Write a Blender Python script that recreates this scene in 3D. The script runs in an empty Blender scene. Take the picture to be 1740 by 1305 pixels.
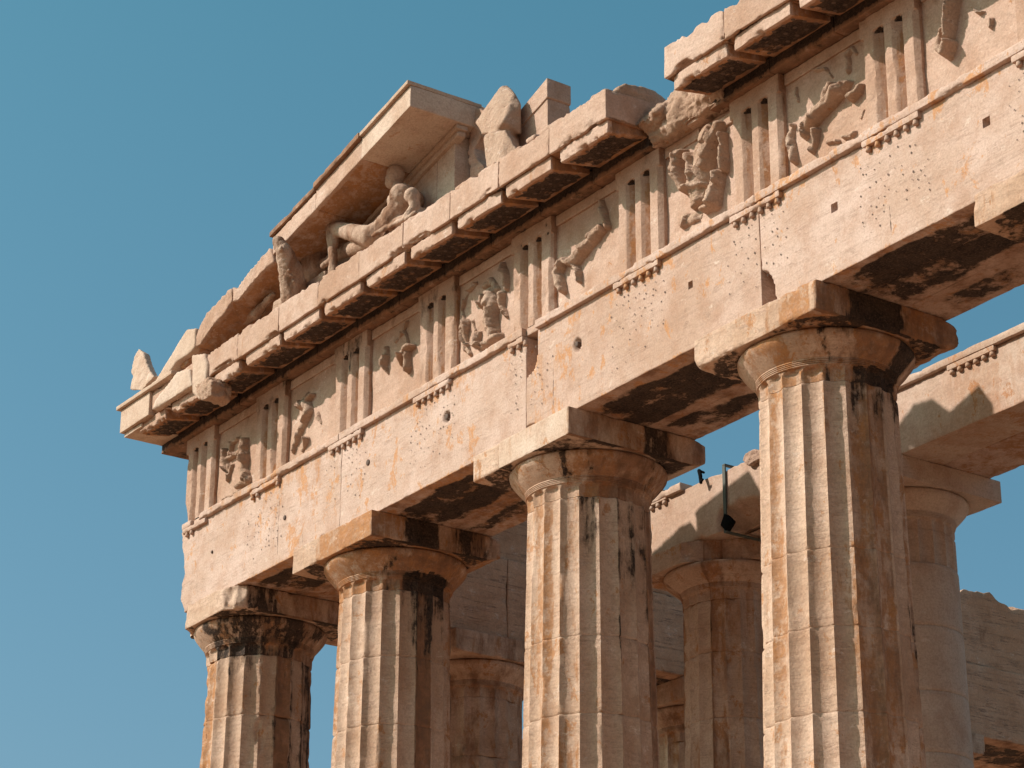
import bpy, bmesh, math, random
import numpy as np
from mathutils import Vector, Matrix
sc = bpy.context.scene
rad = math.radians

# ---------------------------------------------------------------- camera
CAM = np.array([32.4812, -16.5105, -11.2734]); YAW, PITCH, ROLL, FOC = 0.9679, 0.3917, 0.0040, 4434.8454
def cam_axes():
    cy, sy = math.cos(YAW), math.sin(YAW); cp, sp = math.cos(PITCH), math.sin(PITCH)
    f = np.array([-sy*cp, cy*cp, sp]); r = np.array([cy, sy, 0.]); u = np.cross(r, f)
    cr, sr = math.cos(ROLL), math.sin(ROLL)
    return cr*r+sr*u, -sr*r+cr*u, f
CR, CU, CF = cam_axes()
cd = bpy.data.cameras.new('camera'); cam = bpy.data.objects.new('camera', cd); sc.collection.objects.link(cam)
M = Matrix.Identity(4)
for i in range(3):
    M[i][0] = CR[i]; M[i][1] = CU[i]; M[i][2] = -CF[i]; M[i][3] = CAM[i]
cam.matrix_world = M
cd.sensor_width = 36.0; cd.lens = FOC/1740*36.0; cd.clip_start = .5; cd.clip_end = 20000
sc.camera = cam
def at(u, v, y):            # photo pixel -> point of the vertical plane at depth y
    d = CF + (u-870)/FOC*CR - (v-652.5)/FOC*CU
    return CAM + (y-CAM[1])/d[1]*d
def atx(u, v, x):
    d = CF + (u-870)/FOC*CR - (v-652.5)/FOC*CU
    return CAM + (x-CAM[0])/d[0]*d

# ---------------------------------------------------------------- sky, sun, exposure
SUN_EL, SUN_DEV = rad(38.0), rad(30.0)      # towards the sun: (-sin dev, -cos dev)
sdir = Vector((-math.sin(SUN_DEV)*math.cos(SUN_EL), -math.cos(SUN_DEV)*math.cos(SUN_EL), math.sin(SUN_EL)))
w = bpy.data.worlds.new('World'); sc.world = w; w.use_nodes = True
nt = w.node_tree; nt.nodes.clear()
sky = nt.nodes.new('ShaderNodeTexSky'); sky.sky_type = 'NISHITA'; sky.sun_disc = False
sky.sun_elevation = SUN_EL; sky.sun_rotation = math.atan2(sdir.x, sdir.y)
sky.air_density = 1.0; sky.dust_density = 3.6; sky.ozone_density = 2.0; sky.altitude = 150
tint = nt.nodes.new('ShaderNodeMix'); tint.data_type = 'RGBA'; tint.blend_type = 'MULTIPLY'; tint.inputs[0].default_value = 1
tint.inputs[7].default_value = (.62, 1.10, .97, 1)
bg = nt.nodes.new('ShaderNodeBackground'); bg.inputs[1].default_value = .145
wo = nt.nodes.new('ShaderNodeOutputWorld')
tc = nt.nodes.new('ShaderNodeTexCoord'); sx_ = nt.nodes.new('ShaderNodeSeparateXYZ'); nt.links.new(tc.outputs['Generated'], sx_.inputs[0])
gm = nt.nodes.new('ShaderNodeValToRGB'); nt.links.new(sx_.outputs[2], gm.inputs[0]); e_ = gm.color_ramp.elements   # sky tint by elevation, warm bands above and below added to warm the shade
K = .8
for i, (p_, c_) in enumerate(((0., (1.0, .92, .78)), (.20, (.77, 1.03, .985)), (.58, (.54, 1.16, 1.0)), (.70, (.80, .86, .70)), (1., (.88, .84, .68)))):
    el = e_[i] if i < 2 else e_.new(p_)
    el.position = p_; el.color = (*[v*K for v in c_], 1)
nt.links.new(gm.outputs[0], tint.inputs[7])
nt.links.new(sky.outputs[0], tint.inputs[6]); nt.links.new(tint.outputs[2], bg.inputs[0]); nt.links.new(bg.outputs[0], wo.inputs[0])
ld = bpy.data.lights.new('sun', 'SUN'); ld.energy = 5.0; ld.angle = rad(.5); ld.color = (1.0, .90, .82)
lo = bpy.data.objects.new('sun', ld); sc.collection.objects.link(lo)
lo.rotation_euler = sdir.to_track_quat('Z', 'Y').to_euler(); lo.location = (0, -30, 40)
vs = sc.view_settings; vs.view_transform = 'Standard'; vs.look = 'None'; vs.gamma = 1; vs.exposure = 0.17
vs.use_curve_mapping = False
sc.cycles.max_bounces = 6; sc.cycles.diffuse_bounces = 4

# ---------------------------------------------------------------- noise
def _hash(ix, iy, iz, seed):
    h = (ix.astype(np.int64)*374761393 + iy.astype(np.int64)*668265263 + iz.astype(np.int64)*2147483647 + seed*1274126177) & 0xFFFFFFFF
    h = ((h ^ (h >> 13))*1274126177) & 0xFFFFFFFF
    h = h ^ (h >> 16)
    return (h & 0xFFFF)/32767.5 - 1.0
def vnoise(P, s, seed=0):
    Q = P/np.asarray(s, float) + 1000.37
    I = np.floor(Q); F = Q-I; I = I.astype(np.int64); F = F*F*(3-2*F)
    o = 0
    for a in (0, 1):
        wa = F[:, 0] if a else 1-F[:, 0]
        for b in (0, 1):
            wb = F[:, 1] if b else 1-F[:, 1]
            for c in (0, 1):
                wc = F[:, 2] if c else 1-F[:, 2]
                o = o + wa*wb*wc*_hash(I[:, 0]+a, I[:, 1]+b, I[:, 2]+c, seed)
    return o
def fbm(P, s, octv=3, seed=0):
    s = np.asarray(s, float); o = 0; A = 1; t = 0
    for k in range(octv):
        o = o + A*vnoise(P, s/2**k, seed+k*17); t += A; A *= .5
    return o/t*1.3
def sst(a, b, x): 
    t = np.clip((x-a)/(b-a), 0, 1); return t*t*(3-2*t)
def band(x, a, b, e=.05): return sst(a-e, a+e, x)*(1-sst(b-e, b+e, x))

# ---------------------------------------------------------------- materials
def marble(name, base=(.47, .325, .235), light=(.60, .46, .37), orange=(.36, .155, .055), brown=(.17, .095, .055),
           vein=.3, vdir=(1, 1, 9), bump=.5, streak=1.0, rust=0., kst=.25):
    m = bpy.data.materials.new(name); m.use_nodes = True; n = m.node_tree; n.nodes.clear()
    tn = lambda c: (c[0]*.96, c[1]*.875, c[2]*.865)
    base, light = tn(base), tn(light); brown = (brown[0], brown[1]*.88, brown[2]*.85)
    L = n.links.new
    out = n.nodes.new('ShaderNodeOutputMaterial'); bs = n.nodes.new('ShaderNodeBsdfPrincipled')
    bs.inputs['Roughness'].default_value = .85; bs.inputs['Specular IOR Level'].default_value = .2
    L(bs.outputs[0], out.inputs[0])
    geo = n.nodes.new('ShaderNodeNewGeometry'); att = n.nodes.new('ShaderNodeAttribute'); att.attribute_name = 'stain'
    sep = n.nodes.new('ShaderNodeSeparateColor'); L(att.outputs['Color'], sep.inputs[0])
    def mp(scale, off=(0, 0, 0)):
        q = n.nodes.new('ShaderNodeMapping'); q.inputs['Scale'].default_value = scale; q.inputs['Location'].default_value = off
        L(geo.outputs['Position'], q.inputs[0]); return q.outputs[0]
    def noise(sc_, vec, det=5, rough=.6, dist=0):
        q = n.nodes.new('ShaderNodeTexNoise'); q.inputs['Scale'].default_value = sc_; q.inputs['Detail'].default_value = det
        q.inputs['Roughness'].default_value = rough; q.inputs['Distortion'].default_value = dist
        L(vec, q.inputs['Vector']); return q.outputs['Fac']
    def mr(v, a, b, c=0., d=1., smooth=True):
        q = n.nodes.new('ShaderNodeMapRange'); q.interpolation_type = 'SMOOTHSTEP' if smooth else 'LINEAR'
        L(v, q.inputs[0]); q.inputs[1].default_value = a; q.inputs[2].default_value = b; q.inputs[3].default_value = c; q.inputs[4].default_value = d
        return q.outputs[0]
    def mth(op, a, b=None):
        q = n.nodes.new('ShaderNodeMath'); q.operation = op
        for i, x in ((0, a), (1, b)):
            if x is None: continue
            if isinstance(x, (int, float)): q.inputs[i].default_value = x
            else: L(x, q.inputs[i])
        return q.outputs[0]
    def mix(f, a, b, mode='MIX'):
        q = n.nodes.new('ShaderNodeMix'); q.data_type = 'RGBA'; q.blend_type = mode
        if isinstance(f, (int, float)): q.inputs[0].default_value = f
        else: L(f, q.inputs[0])
        for i, x in ((6, a), (7, b)):
            if isinstance(x, tuple): q.inputs[i].default_value = (*x, 1) if len(x) == 3 else x
            else: L(x, q.inputs[i])
        return q.outputs[2]
    P1 = mp((1, 1, 1)); PV = mp((3.2, 3.2, .55)); PB = mp(vdir)
    big = noise(.9, P1, 6, .62); mid = noise(6, P1, 6, .65); fine = noise(38, P1, 4, .7)
    col = mix(mr(big, .35, .66), base, light)
    rb = att.outputs['Alpha']
    col = mix(mr(rb, .0, .45, .34, 0, False), col, tuple(c*k for c, k in zip(light, (1.06, 1.10, 1.14))))
    col = mix(mr(rb, .55, 1., 0, .30, False), col, tuple(c*k for c, k in zip(base, (.80, .70, .60))))
    # bedding veins
    vn = noise(1.6, PB, 7, .68, .7)
    vl = mth('SUBTRACT', 1, mr(mth('ABSOLUTE', mth('SUBTRACT', vn, .5)), 0, .022))
    col = mix(mth('MULTIPLY', mth('MULTIPLY', vl, mr(mid, .42, .62)), vein), col, (.16, .10, .068))
    # warm runoff streaks, also the painted bounce glow on the mutules
    st = noise(1.5, PV, 7, .7, .3)
    om = mr(mth('ADD', st, mth('MULTIPLY', mth('SUBTRACT', sep.outputs[1], .45), .8)), .54, .66)
    om = mth('MULTIPLY', om, mr(mid, .34, .56))
    col = mix(mth('MULTIPLY', om, .85*streak), col, orange)
    rp = mth('ADD', noise(2.3, mp((1.5, 1.5, 1.0), (4, 1, 2)), 9, .74, .4), mth('MULTIPLY', mth('SUBTRACT', sep.outputs[1], .45), .22))
    rp = mth('MULTIPLY', mr(rp, .60-rust, .63-rust), mr(noise(22, mp((1, 1, .5)), 5, .75), .36, .5, .15, 1))
    col = mix(mth('MULTIPLY', rp, .8), col, tuple(c*1.15 for c in orange))
    # pale scoured spots
    ws = mr(noise(3.1, mp((1, 1, 1.6), (9, 2, 6)), 9, .75), .60, .66)
    col = mix(mth('MULTIPLY', ws, .55), col, (.70, .56, .47))
    # soft overall tone variation
    col = mix(mr(noise(2.7, mp((1, 1, .8), (7, 3, 1)), 6, .68), .42, .72, 0, .42), col, (.34, .17, .095))
    col = mix(mr(mid, .52, .8, 0, .45), col, (.66, .45, .36))
    # brown patina, also carrying painted shade
    bn = mth('ADD', noise(1.3, mp((2.6, 2.6, .9), (3, 9, 4)), 7, .7), mth('MULTIPLY', mth('SUBTRACT', sep.outputs[2], .5), .8))
    col = mix(mr(bn, .48, .72, 0, .9), col, mix(mr(mid, .35, .65), brown, tuple(min(1, c*1.75) for c in brown)))
    # black crust, with painted shade in the same channel
    kn = mth('ADD', noise(1.15, mp((2.2, 2.2, 1.0), (1, 5, 8)), 8, .72, .25), mth('MULTIPLY', mth('SUBTRACT', sep.outputs[0], .5), .9))
    kn = mth('ADD', kn, mth('MULTIPLY', mth('SUBTRACT', mid, .5), .42)); kn = mth('ADD', kn, mth('MULTIPLY', mth('SUBTRACT', noise(7, mp((1.6, 1.6, .35)), 5, .7), .5), .3))
    sk = noise(1.5, mp((8, 8, .75), (3, 4, 5)), 7, .72)
    kn = mth('ADD', kn, mth('MULTIPLY', mth('SUBTRACT', sk, .5), kst))
    halo = mth('MULTIPLY', mr(kn, .45, .60), mr(fine, .25, .55, .7, 1))
    col = mix(mth('MULTIPLY', halo, .62), col, (.12, .07, .042))
    km = mr(kn, .565, .655)
    km = mth('MULTIPLY', km, mr(fine, .28, .52, .72, 1))
    col = mix(mth('MULTIPLY', km, .95), col, mix(mr(mid, .38, .62), (.009, .0065, .007), (.040, .026, .020)))
    # pits
    vo = n.nodes.new('ShaderNodeTexVoronoi'); vo.inputs['Scale'].default_value = 19; L(P1, vo.inputs['Vector'])
    pit = mth('MULTIPLY', mr(vo.outputs['Distance'], .05, .16, 1, 0), mr(noise(2.2, P1, 3), .52, .6))
    col = mix(mth('MULTIPLY', pit, .55), col, (.14, .085, .055))
    col = mix(mr(fine, .3, .65, .28, 0), col, (.13, .08, .055))
    L(col, bs.inputs['Base Color'])
    hgt = mth('ADD', mth('MULTIPLY', mid, .5), mth('MULTIPLY', fine, .16))
    hgt = mth('SUBTRACT', hgt, mth('MULTIPLY', pit, .22)); hgt = mth('SUBTRACT', hgt, mth('MULTIPLY', vl, .10*vein))
    hgt = mth('ADD', hgt, mth('MULTIPLY', noise(15, P1, 6, .75), .35))
    bp = n.nodes.new('ShaderNodeBump'); bp.inputs['Strength'].default_value = bump; bp.inputs['Distance'].default_value = .06
    L(hgt, bp.inputs['Height']); L(bp.outputs[0], bs.inputs['Normal'])
    return m
def flat(name, c, rough=.8, metal=0):
    m = bpy.data.materials.new(name); m.use_nodes = True; b = m.node_tree.nodes['Principled BSDF']
    b.inputs['Base Color'].default_value = (*c, 1); b.inputs['Roughness'].default_value = rough; b.inputs['Metallic'].default_value = metal
    nz = m.node_tree.nodes.new('ShaderNodeTexNoise'); nz.inputs['Scale'].default_value = 9
    mx = m.node_tree.nodes.new('ShaderNodeMix'); mx.data_type = 'RGBA'
    mx.inputs[6].default_value = (*[v*.7 for v in c], 1); mx.inputs[7].default_value = (*[min(1, v*1.3) for v in c], 1)
    m.node_tree.links.new(nz.outputs['Fac'], mx.inputs[0]); m.node_tree.links.new(mx.outputs[2], b.inputs['Base Color'])
    return m
MAR = marble('weathered_marble')
ARC = marble('architrave_marble', base=(.50, .37, .285), light=(.60, .475, .40), vein=.5, vdir=(.35, 1, 5), orange=(.44, .20, .075), bump=.36, rust=.06, streak=.6)
COL = marble('column_marble', base=(.47, .325, .22), light=(.63, .485, .37), vein=.55, vdir=(1.2, 1.2, 9), bump=.55, rust=.03, kst=.75)
NEW = marble('restored_marble', base=(.55, .43, .325), light=(.63, .53, .43), vein=.35, vdir=(.6, 1, 6), bump=.25, streak=.4)
GRY = marble('sheltered_marble', base=(.52, .33, .205), light=(.60, .41, .28), vein=1.0, vdir=(1, .18, 4.5), streak=.3, bump=.6)
SCU = marble('sculpture_marble', base=(.45, .325, .235), light=(.56, .43, .33), vein=.15, bump=1.0, streak=.5)
HOLE = flat('hole_shadow_grime', (.085, .05, .035))  # flat dark colour stands for the shade inside holes
STEEL = flat('strap_steel', (.07, .08, .065), .7, 0)
RUBBER = flat('black_pad', (.008, .008, .008), 1)
RUBBER.node_tree.nodes['Principled BSDF'].inputs['Specular IOR Level'].default_value = .05

# ---------------------------------------------------------------- object helpers
def link(o, parent=None):
    sc.collection.objects.link(o)
    if parent is not None: o.parent = parent
    return o
def thing(name, label, cat, loc=(0, 0, 0), group=None):
    o = bpy.data.objects.new(name, None); link(o); o.empty_display_size = .2
    o['label'] = label; o['category'] = cat
    if group: o['group'] = group
    return o
def tag(o, label, cat, group=None):
    o['label'] = label; o['category'] = cat
    if group: o['group'] = group
    return o
def mesh_obj(name, V, Fq, mat, parent=None, stain_shade=None, smooth=True, extra=None, label=None, tone=None):
    """V Nx3 array, Fq list/array of quads or faces, extra = (V, F) drawn in the hole material"""
    me = bpy.data.meshes.new(name)
    V = np.asarray(V, float); faces = [tuple(int(i) for i in f) for f in Fq]; mi = None
    if extra is not None and len(extra[1]):
        n0 = len(V); V = np.vstack([V, np.asarray(extra[0], float)])
        nf = len(faces); faces += [tuple(int(i)+n0 for i in f) for f in extra[1]]
        mi = np.array([0]*nf+[1]*(len(faces)-nf), dtype=np.int32)
    me.from_pydata(V.tolist(), [], faces); me.materials.append(mat)
    if mi is not None:
        me.materials.append(HOLE); me.polygons.foreach_set('material_index', mi)
    me.polygons.foreach_set('use_smooth', np.full(len(me.polygons), smooth))
    S = np.zeros((len(V), 4), np.float32); S[:, 3] = (len(V)*7919 % 1009)/1009. if tone is None else tone; S[:, 0] = .12; S[:, 1] = .3; S[:, 2] = .15
    if stain_shade is not None:
        s = stain_shade(V)
        for k in range(3):
            if s[k] is not None: S[:, k] = s[k]
    a = me.color_attributes.new('stain', 'FLOAT_COLOR', 'POINT'); a.data.foreach_set('color', S.ravel())
    me.update(); o = bpy.data.objects.new(name, me); link(o, parent)
    if label: o['label'] = label
    return o

def box_grid(lo, hi, res, xs=None, zs=None):
    lo = np.array(lo, float); hi = np.array(hi, float)
    if lo.ndim: pass
    ax = []
    for k in range(3):
        n = max(1, int(math.ceil((hi[k]-lo[k])/res))); a = np.linspace(lo[k], hi[k], n+1)
        if n >= 4:   # finer cells next to the edges so that they can wear round
            d = min(.012, res*.4); a = np.concatenate([[lo[k], lo[k]+d, lo[k]+2.2*d], a[2:-2], [hi[k]-2.2*d, hi[k]-d, hi[k]]])
            a = np.unique(np.round(a, 5))
        ax.append(a)
    if xs is not None: ax[0] = np.unique(np.concatenate([ax[0], xs]))
    if zs is not None: ax[2] = np.unique(np.concatenate([ax[2], zs]))
    Vs = []; Fs = []; off = 0; N = []
    for k in range(3):
        i, j = (k+1) % 3, (k+2) % 3
        for side in (0, 1):
            A, B = np.meshgrid(ax[i], ax[j], indexing='ij')
            P = np.zeros((A.size, 3)); P[:, i] = A.ravel(); P[:, j] = B.ravel(); P[:, k] = hi[k] if side else lo[k]
            na, nb = A.shape; idx = np.arange(A.size).reshape(na, nb)
            q = np.stack([idx[:-1, :-1], idx[1:, :-1], idx[1:, 1:], idx[:-1, 1:]], -1).reshape(-1, 4)
            if not side: q = q[:, ::-1]
            Vs.append(P); Fs.append(q+off); off += len(P)
            nn = np.zeros((len(P), 3)); nn[:, k] = 1 if side else -1; N.append(nn)
    return np.vstack(Vs), np.vstack(Fs), np.vstack(N)
def wear_box(P, lo, hi, r0=.008, r1=.05, s=.22, seed=0, bias=.15):
    lo = np.array(lo, float); hi = np.array(hi, float); c = (lo+hi)/2; h = (hi-lo)/2
    nz = fbm(P, s, 4, seed)+.45*fbm(P, s*.22, 3, seed+40)
    r = r0 + r1*np.clip(nz-bias, 0, 1)**1.2*1.6
    r = np.minimum(r, h.min()*.9)[:, None]
    q = P-c; qc = np.clip(q, -(h-r), h-r); d = q-qc; L = (np.abs(d)**1.25).sum(1, keepdims=True)**(1/1.25); L[L < 1e-9] = 1
    return c+qc+d/L*np.minimum(L, r)
def bulk(P, lo, hi, amp, s=.35, seed=0):
    if amp <= 0: return P
    D = np.stack([fbm(P, s, 4, seed+31*k) for k in range(3)], 1)
    return P + D*amp
def stone(name, lo, hi, mat, parent=None, res=.05, r0=.008, r1=.05, s=.22, surf=.004, seed=0, bias=.15, mod=None, stain_shade=None,
          cuts=None, extra=None, label=None):
    """a weathered block; cuts = [(x0,x1,z0,z1,depth)] square sockets in its front (low y) face"""
    xs = zs = None
    if cuts:
        xs = np.array([v for c in cuts for v in c[:2]]); zs = np.array([v for c in cuts for v in c[2:4]])
    V, Fq, N = box_grid(lo, hi, res, xs, zs)
    P = wear_box(V, lo, hi, r0, r1, s, seed, bias)
    P = bulk(P, lo, hi, surf, .3, seed+5)
    if cuts:
        cen = V[Fq].mean(1); kill = np.zeros(len(Fq), bool); ev = []; ef = []
        for (a, b, c, d, dep) in cuts:
            kill |= (np.abs(cen[:, 1]-lo[1]) < 1e-6) & (cen[:, 0] > a) & (cen[:, 0] < b) & (cen[:, 2] > c) & (cen[:, 2] < d)
            y = lo[1]; n0 = len(ev)
            ev += [(a, y, c), (b, y, c), (b, y, d), (a, y, d), (a, y+dep, c), (b, y+dep, c), (b, y+dep, d), (a, y+dep, d)]
            ef += [(n0, n0+1, n0+5, n0+4), (n0+1, n0+2, n0+6, n0+5), (n0+2, n0+3, n0+7, n0+6), (n0+3, n0, n0+4, n0+7), (n0+4, n0+5, n0+6, n0+7)]
        Fq = Fq[~kill]; n0 = len(P); P = np.vstack([P, np.array(ev, float)]); Fq = np.vstack([Fq, np.array(ef)+n0])
    if mod is not None: P = mod(P)
    return mesh_obj(name, P, Fq, mat, parent, stain_shade, extra=extra, label=label, tone=random.Random(seed*13+5).random())

def carve_y(cx, cz, rx, rz, dep, y0=0., seed=3, rough=.25):
    """scoop a hollow out of a front face (towards +y)"""
    def f(P):
        n = fbm(P, .12, 3, seed)*rough
        t = 1-((P[:, 0]-cx)/rx)**2-((P[:, 2]-cz)/rz)**2 + n
        d = dep*np.sqrt(np.clip(t, 0, 1)); Q = P.copy()
        Q[:, 1] = np.maximum(P[:, 1], np.where(d > 0, y0+d, P[:, 1])); return Q
    return f
def chain(*fs):
    def g(P):
        for f in fs: P = f(P)
        return P
    return g

# fused solids: overlapping closed primitives voxel-remeshed into one worn stone
def add_capsule(bm, a, b, ra, rb, seg=12):
    a = Vector(a); b = Vector(b); d = b-a; L = max(d.length, 1e-4)
    q = d.to_track_quat('Z', 'Y').to_matrix().to_4x4()
    bmesh.ops.create_uvsphere(bm, u_segments=seg, v_segments=8, radius=ra, matrix=Matrix.Translation(a))
    bmesh.ops.create_uvsphere(bm, u_segments=seg, v_segments=8, radius=rb, matrix=Matrix.Translation(b))
    bmesh.ops.create_cone(bm, cap_ends=True, segments=seg, radius1=ra, radius2=rb, depth=L, matrix=Matrix.Translation((a+b)/2) @ q)
def add_ell(bm, c, r, rot=(0, 0, 0)):
    from mathutils import Euler
    m = Matrix.Translation(Vector(c)) @ Euler(rot).to_matrix().to_4x4() @ Matrix.Diagonal((*r, 1))
    bmesh.ops.create_uvsphere(bm, u_segments=16, v_segments=10, radius=1, matrix=m)
def add_prism(bm, pts0, pts1):
    """solid between two outlines with the same number of points"""
    n = len(pts0); A = [bm.verts.new(p) for p in pts0]; B = [bm.verts.new(p) for p in pts1]
    bm.faces.new(A); bm.faces.new(B[::-1])
    for i in range(n):
        j = (i+1) % n; bm.faces.new((A[j], A[i], B[i], B[j]))
def add_hull(bm, pts):
    v = [bm.verts.new(p) for p in pts]
    r = bmesh.ops.convex_hull(bm, input=v)
    bmesh.ops.delete(bm, geom=[g for g in r['geom_interior'] if isinstance(g, bmesh.types.BMVert)], context='VERTS')
def fuse(name, build, mat, parent=None, voxel=.03, amp=.01, s=.15, seed=0, stain_shade=None, label=None, smooth=0, post=None, flatn=False):
    bm = bmesh.new(); build(bm)
    bmesh.ops.recalc_face_normals(bm, faces=bm.faces)
    me = bpy.data.meshes.new('tmp'); bm.to_mesh(me); bm.free()
    o = bpy.data.objects.new('tmp', me); sc.collection.objects.link(o)
    md = o.modifiers.new('r', 'REMESH'); md.mode = 'VOXEL'; md.voxel_size = voxel; md.use_smooth_shade = True
    if smooth:
        m2 = o.modifiers.new('s', 'SMOOTH'); m2.iterations = smooth; m2.factor = .5
    dg = bpy.context.evaluated_depsgraph_get(); ev = o.evaluated_get(dg); m3 = bpy.data.meshes.new_from_object(ev)
    n = len(m3.vertices); V = np.zeros(n*3); m3.vertices.foreach_get('co', V); V = V.reshape(-1, 3)
    Nn = np.zeros(n*3); m3.vertices.foreach_get('normal', Nn); Nn = Nn.reshape(-1, 3)
    Fq = [tuple(p.vertices) for p in m3.polygons]
    bpy.data.objects.remove(o); bpy.data.meshes.remove(me); bpy.data.meshes.remove(m3)
    if amp: V = V + Nn*((fbm(V, s, 4, seed)+.38*(1-2.5*np.abs(fbm(V, max(s*.33, .06), 3, seed+2))))*amp)[:, None]
    if post: V = post(V)
    return mesh_obj(name, V, Fq, mat, parent, stain_shade, label=label)
def trace(bm, px, y0, y1, jit=0, seed=0, shrink=1.0):
    """outline given in photo pixels, stood up in the plane y0 and given its thickness to y1"""
    rnd = random.Random(seed); p0 = [at(u, v, y0) for u, v in px]
    c = sum(p0)/len(p0)
    p1 = [np.array(((p[0]-c[0])*shrink+c[0]+rnd.uniform(-jit, jit), y1, (p[2]-c[2])*shrink+c[2]+rnd.uniform(-jit, jit))) for p in p0]
    add_prism(bm, [tuple(p) for p in p0], [tuple(p) for p in p1])
def facets(X, Z, cell, seed, slope=.5):
    g = np.random.RandomState(seed); x0, x1, z0, z1 = X.min(), X.max(), Z.min(), Z.max(); n = max(4, int((x1-x0)*(z1-z0)/cell**2))
    sx, sz = g.uniform(x0, x1, n), g.uniform(z0, z1, n); gx, gz = g.uniform(-slope, slope, n), g.uniform(-slope, slope, n)
    P = np.column_stack([X.ravel(), 0*X.ravel(), Z.ravel()]); wx = X.ravel()+fbm(P, .09, 3, seed)*.02; wz = (Z.ravel()+fbm(P, .09, 3, seed+1)*.02)
    d = (wx[:, None]-sx)**2+((wz[:, None]-sz)*.6)**2; i = d.argmin(1)
    return (gx[i]*(wx-sx[i])+gz[i]*(wz-sz[i])*.6).reshape(X.shape)
def discs(pts, r, y, seed=0):
    rnd = random.Random(seed); V = []; F = []
    for (x, z) in pts:
        n = 7; b = len(V); rr = r*rnd.uniform(.7, 1.35); e = rnd.uniform(.8, 1.5)
        V += [(x+rr*math.cos(2*math.pi*k/n+.3), y, z+rr*e*math.sin(2*math.pi*k/n+.3)) for k in range(n)]
        F.append(tuple(range(b, b+n)))
    return V, F

# ---------------------------------------------------------------- ground and platform
def plane(name, x0, x1, y0, y1, z, c, kind='structure'):
    me = bpy.data.meshes.new(name); me.from_pydata([(x0, y0, z), (x1, y0, z), (x1, y1, z), (x0, y1, z)], [], [(0, 1, 2, 3)])
    m = flat(name+'_soil', c, .95); me.materials.append(m); o = bpy.data.objects.new(name, me); link(o); o['kind'] = kind; return o
GZ = -12.6
plane('ground', -4000, 4000, -4000, 4000, GZ, (.25, .145, .08))
step = thing('stepped_platform', 'broad three stepped marble platform carrying the temple columns', 'platform')
for k in range(3):
    e = 1.6+.7*(2-k); z1 = -10.43-.54*k
    stone('step', (-.2-e+.6, -e+.4, z1-.54), (26+e, 30, z1), MAR, step, res=2.0, r0=.02, r1=0, surf=0)
stone('foundation', (-2.6, -3.2, GZ-.4), (30, 32, -10.43-1.62), MAR, step, res=3, r0=.02, r1=0, surf=0)

# ---------------------------------------------------------------- columns
CX = [.9, 4.519, 8.841, 13.155, 17.46, 21.76]
PHI = rad(40)
def flute_xy(R, nper, nfl=20):
    """section points: list of (radial, tangential) then angle, arrises at -81 + 18k degrees"""
    a = R*math.sin(math.pi/nfl); Rc = a/math.sin(PHI); base = math.sqrt(Rc*Rc-a*a); out = []
    for k in range(nfl):
        th = rad(-90)+2*math.pi/nfl*k
        for i in range(nper):
            t = -math.cos(math.pi*i/nper)*.5-.5 + 1  # 0..1
            t = (i/nper)*2-1; x = a*t; d = math.sqrt(Rc*Rc-x*x)-base; rr = R*math.cos(math.pi/nfl)-d
            out.append((rr*math.cos(th)-x*math.sin(th), rr*math.sin(th)+x*math.cos(th)))
    return np.array(out)
def drum(parent, cx, cy, z0, z1, rfun, seed, fluted=True, nper=10, res=.05, chip=(.004, .03), stain_shade=None, mat=None, joint=.012, spall=1., dz=0):
    nz = max(2, int((z1-z0)/res)); Z = np.linspace(z0, z1, nz+1)
    Z = np.unique(np.concatenate([Z, [z0+.006, z0+.02, z1-.006, z1-.02]]))
    sec = flute_xy(1.0, nper) if fluted else np.array([(math.cos(t), math.sin(t)) for t in np.linspace(0, 2*math.pi, 97)[:-1]])
    n = len(sec); V = []
    for z in Z:
        r = rfun(z); V.append(np.column_stack([sec*r, np.full(n, z)]))
    V = np.vstack(V); W = V+np.array([cx, cy, 0]); rl = np.hypot(V[:, 0], V[:, 1]); R = np.array([rfun(z) for z in V[:, 2]])
    nzv = fbm(W, (.16, .16, .30), 4, seed); n2 = fbm(W, (.35, .35, .5), 3, seed+9)
    c = chip[0] + chip[1]*np.clip(nzv-.12, 0, 1)*1.8
    jd = np.minimum(V[:, 2]-z0, z1-V[:, 2]); c += joint*np.exp(-jd/.012) + .05*spall*np.clip(n2-.15, 0, 1)*np.exp(-jd/.06)
    c += .06*spall*np.clip(n2-.5, 0, 1)
    rn = np.minimum(rl, R-c) + fbm(W, .09, 3, seed+3)*.0025*spall - joint*.6*np.exp(-jd/.008)
    V[:, :2] *= (rn/rl)[:, None]
    V = V+np.array([cx, cy, 0]); F = []
    m = len(Z)
    idx = np.arange(m*n).reshape(m, n); a = idx[:-1]; b = np.roll(idx, -1, 1)[:-1]; c2 = np.roll(idx, -1, 1)[1:]; d = idx[1:]
    F = np.stack([a, b, c2, d], -1).reshape(-1, 4).tolist()
    F.append(list(idx[0][::-1])); F.append(list(idx[-1]))
    o = mesh_obj('drum', V, F, mat or COL, parent, stain_shade, tone=random.Random(seed*7+1).uniform(.05, .9))
    # keep arrises crisp
    me = o.data
    try: me.set_sharp_from_angle(angle=rad(38))
    except Exception: pass
    return o
def az_of(V, cx, cy): return np.degrees(np.arctan2(V[:, 1]-cy, V[:, 0]-cx))
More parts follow.
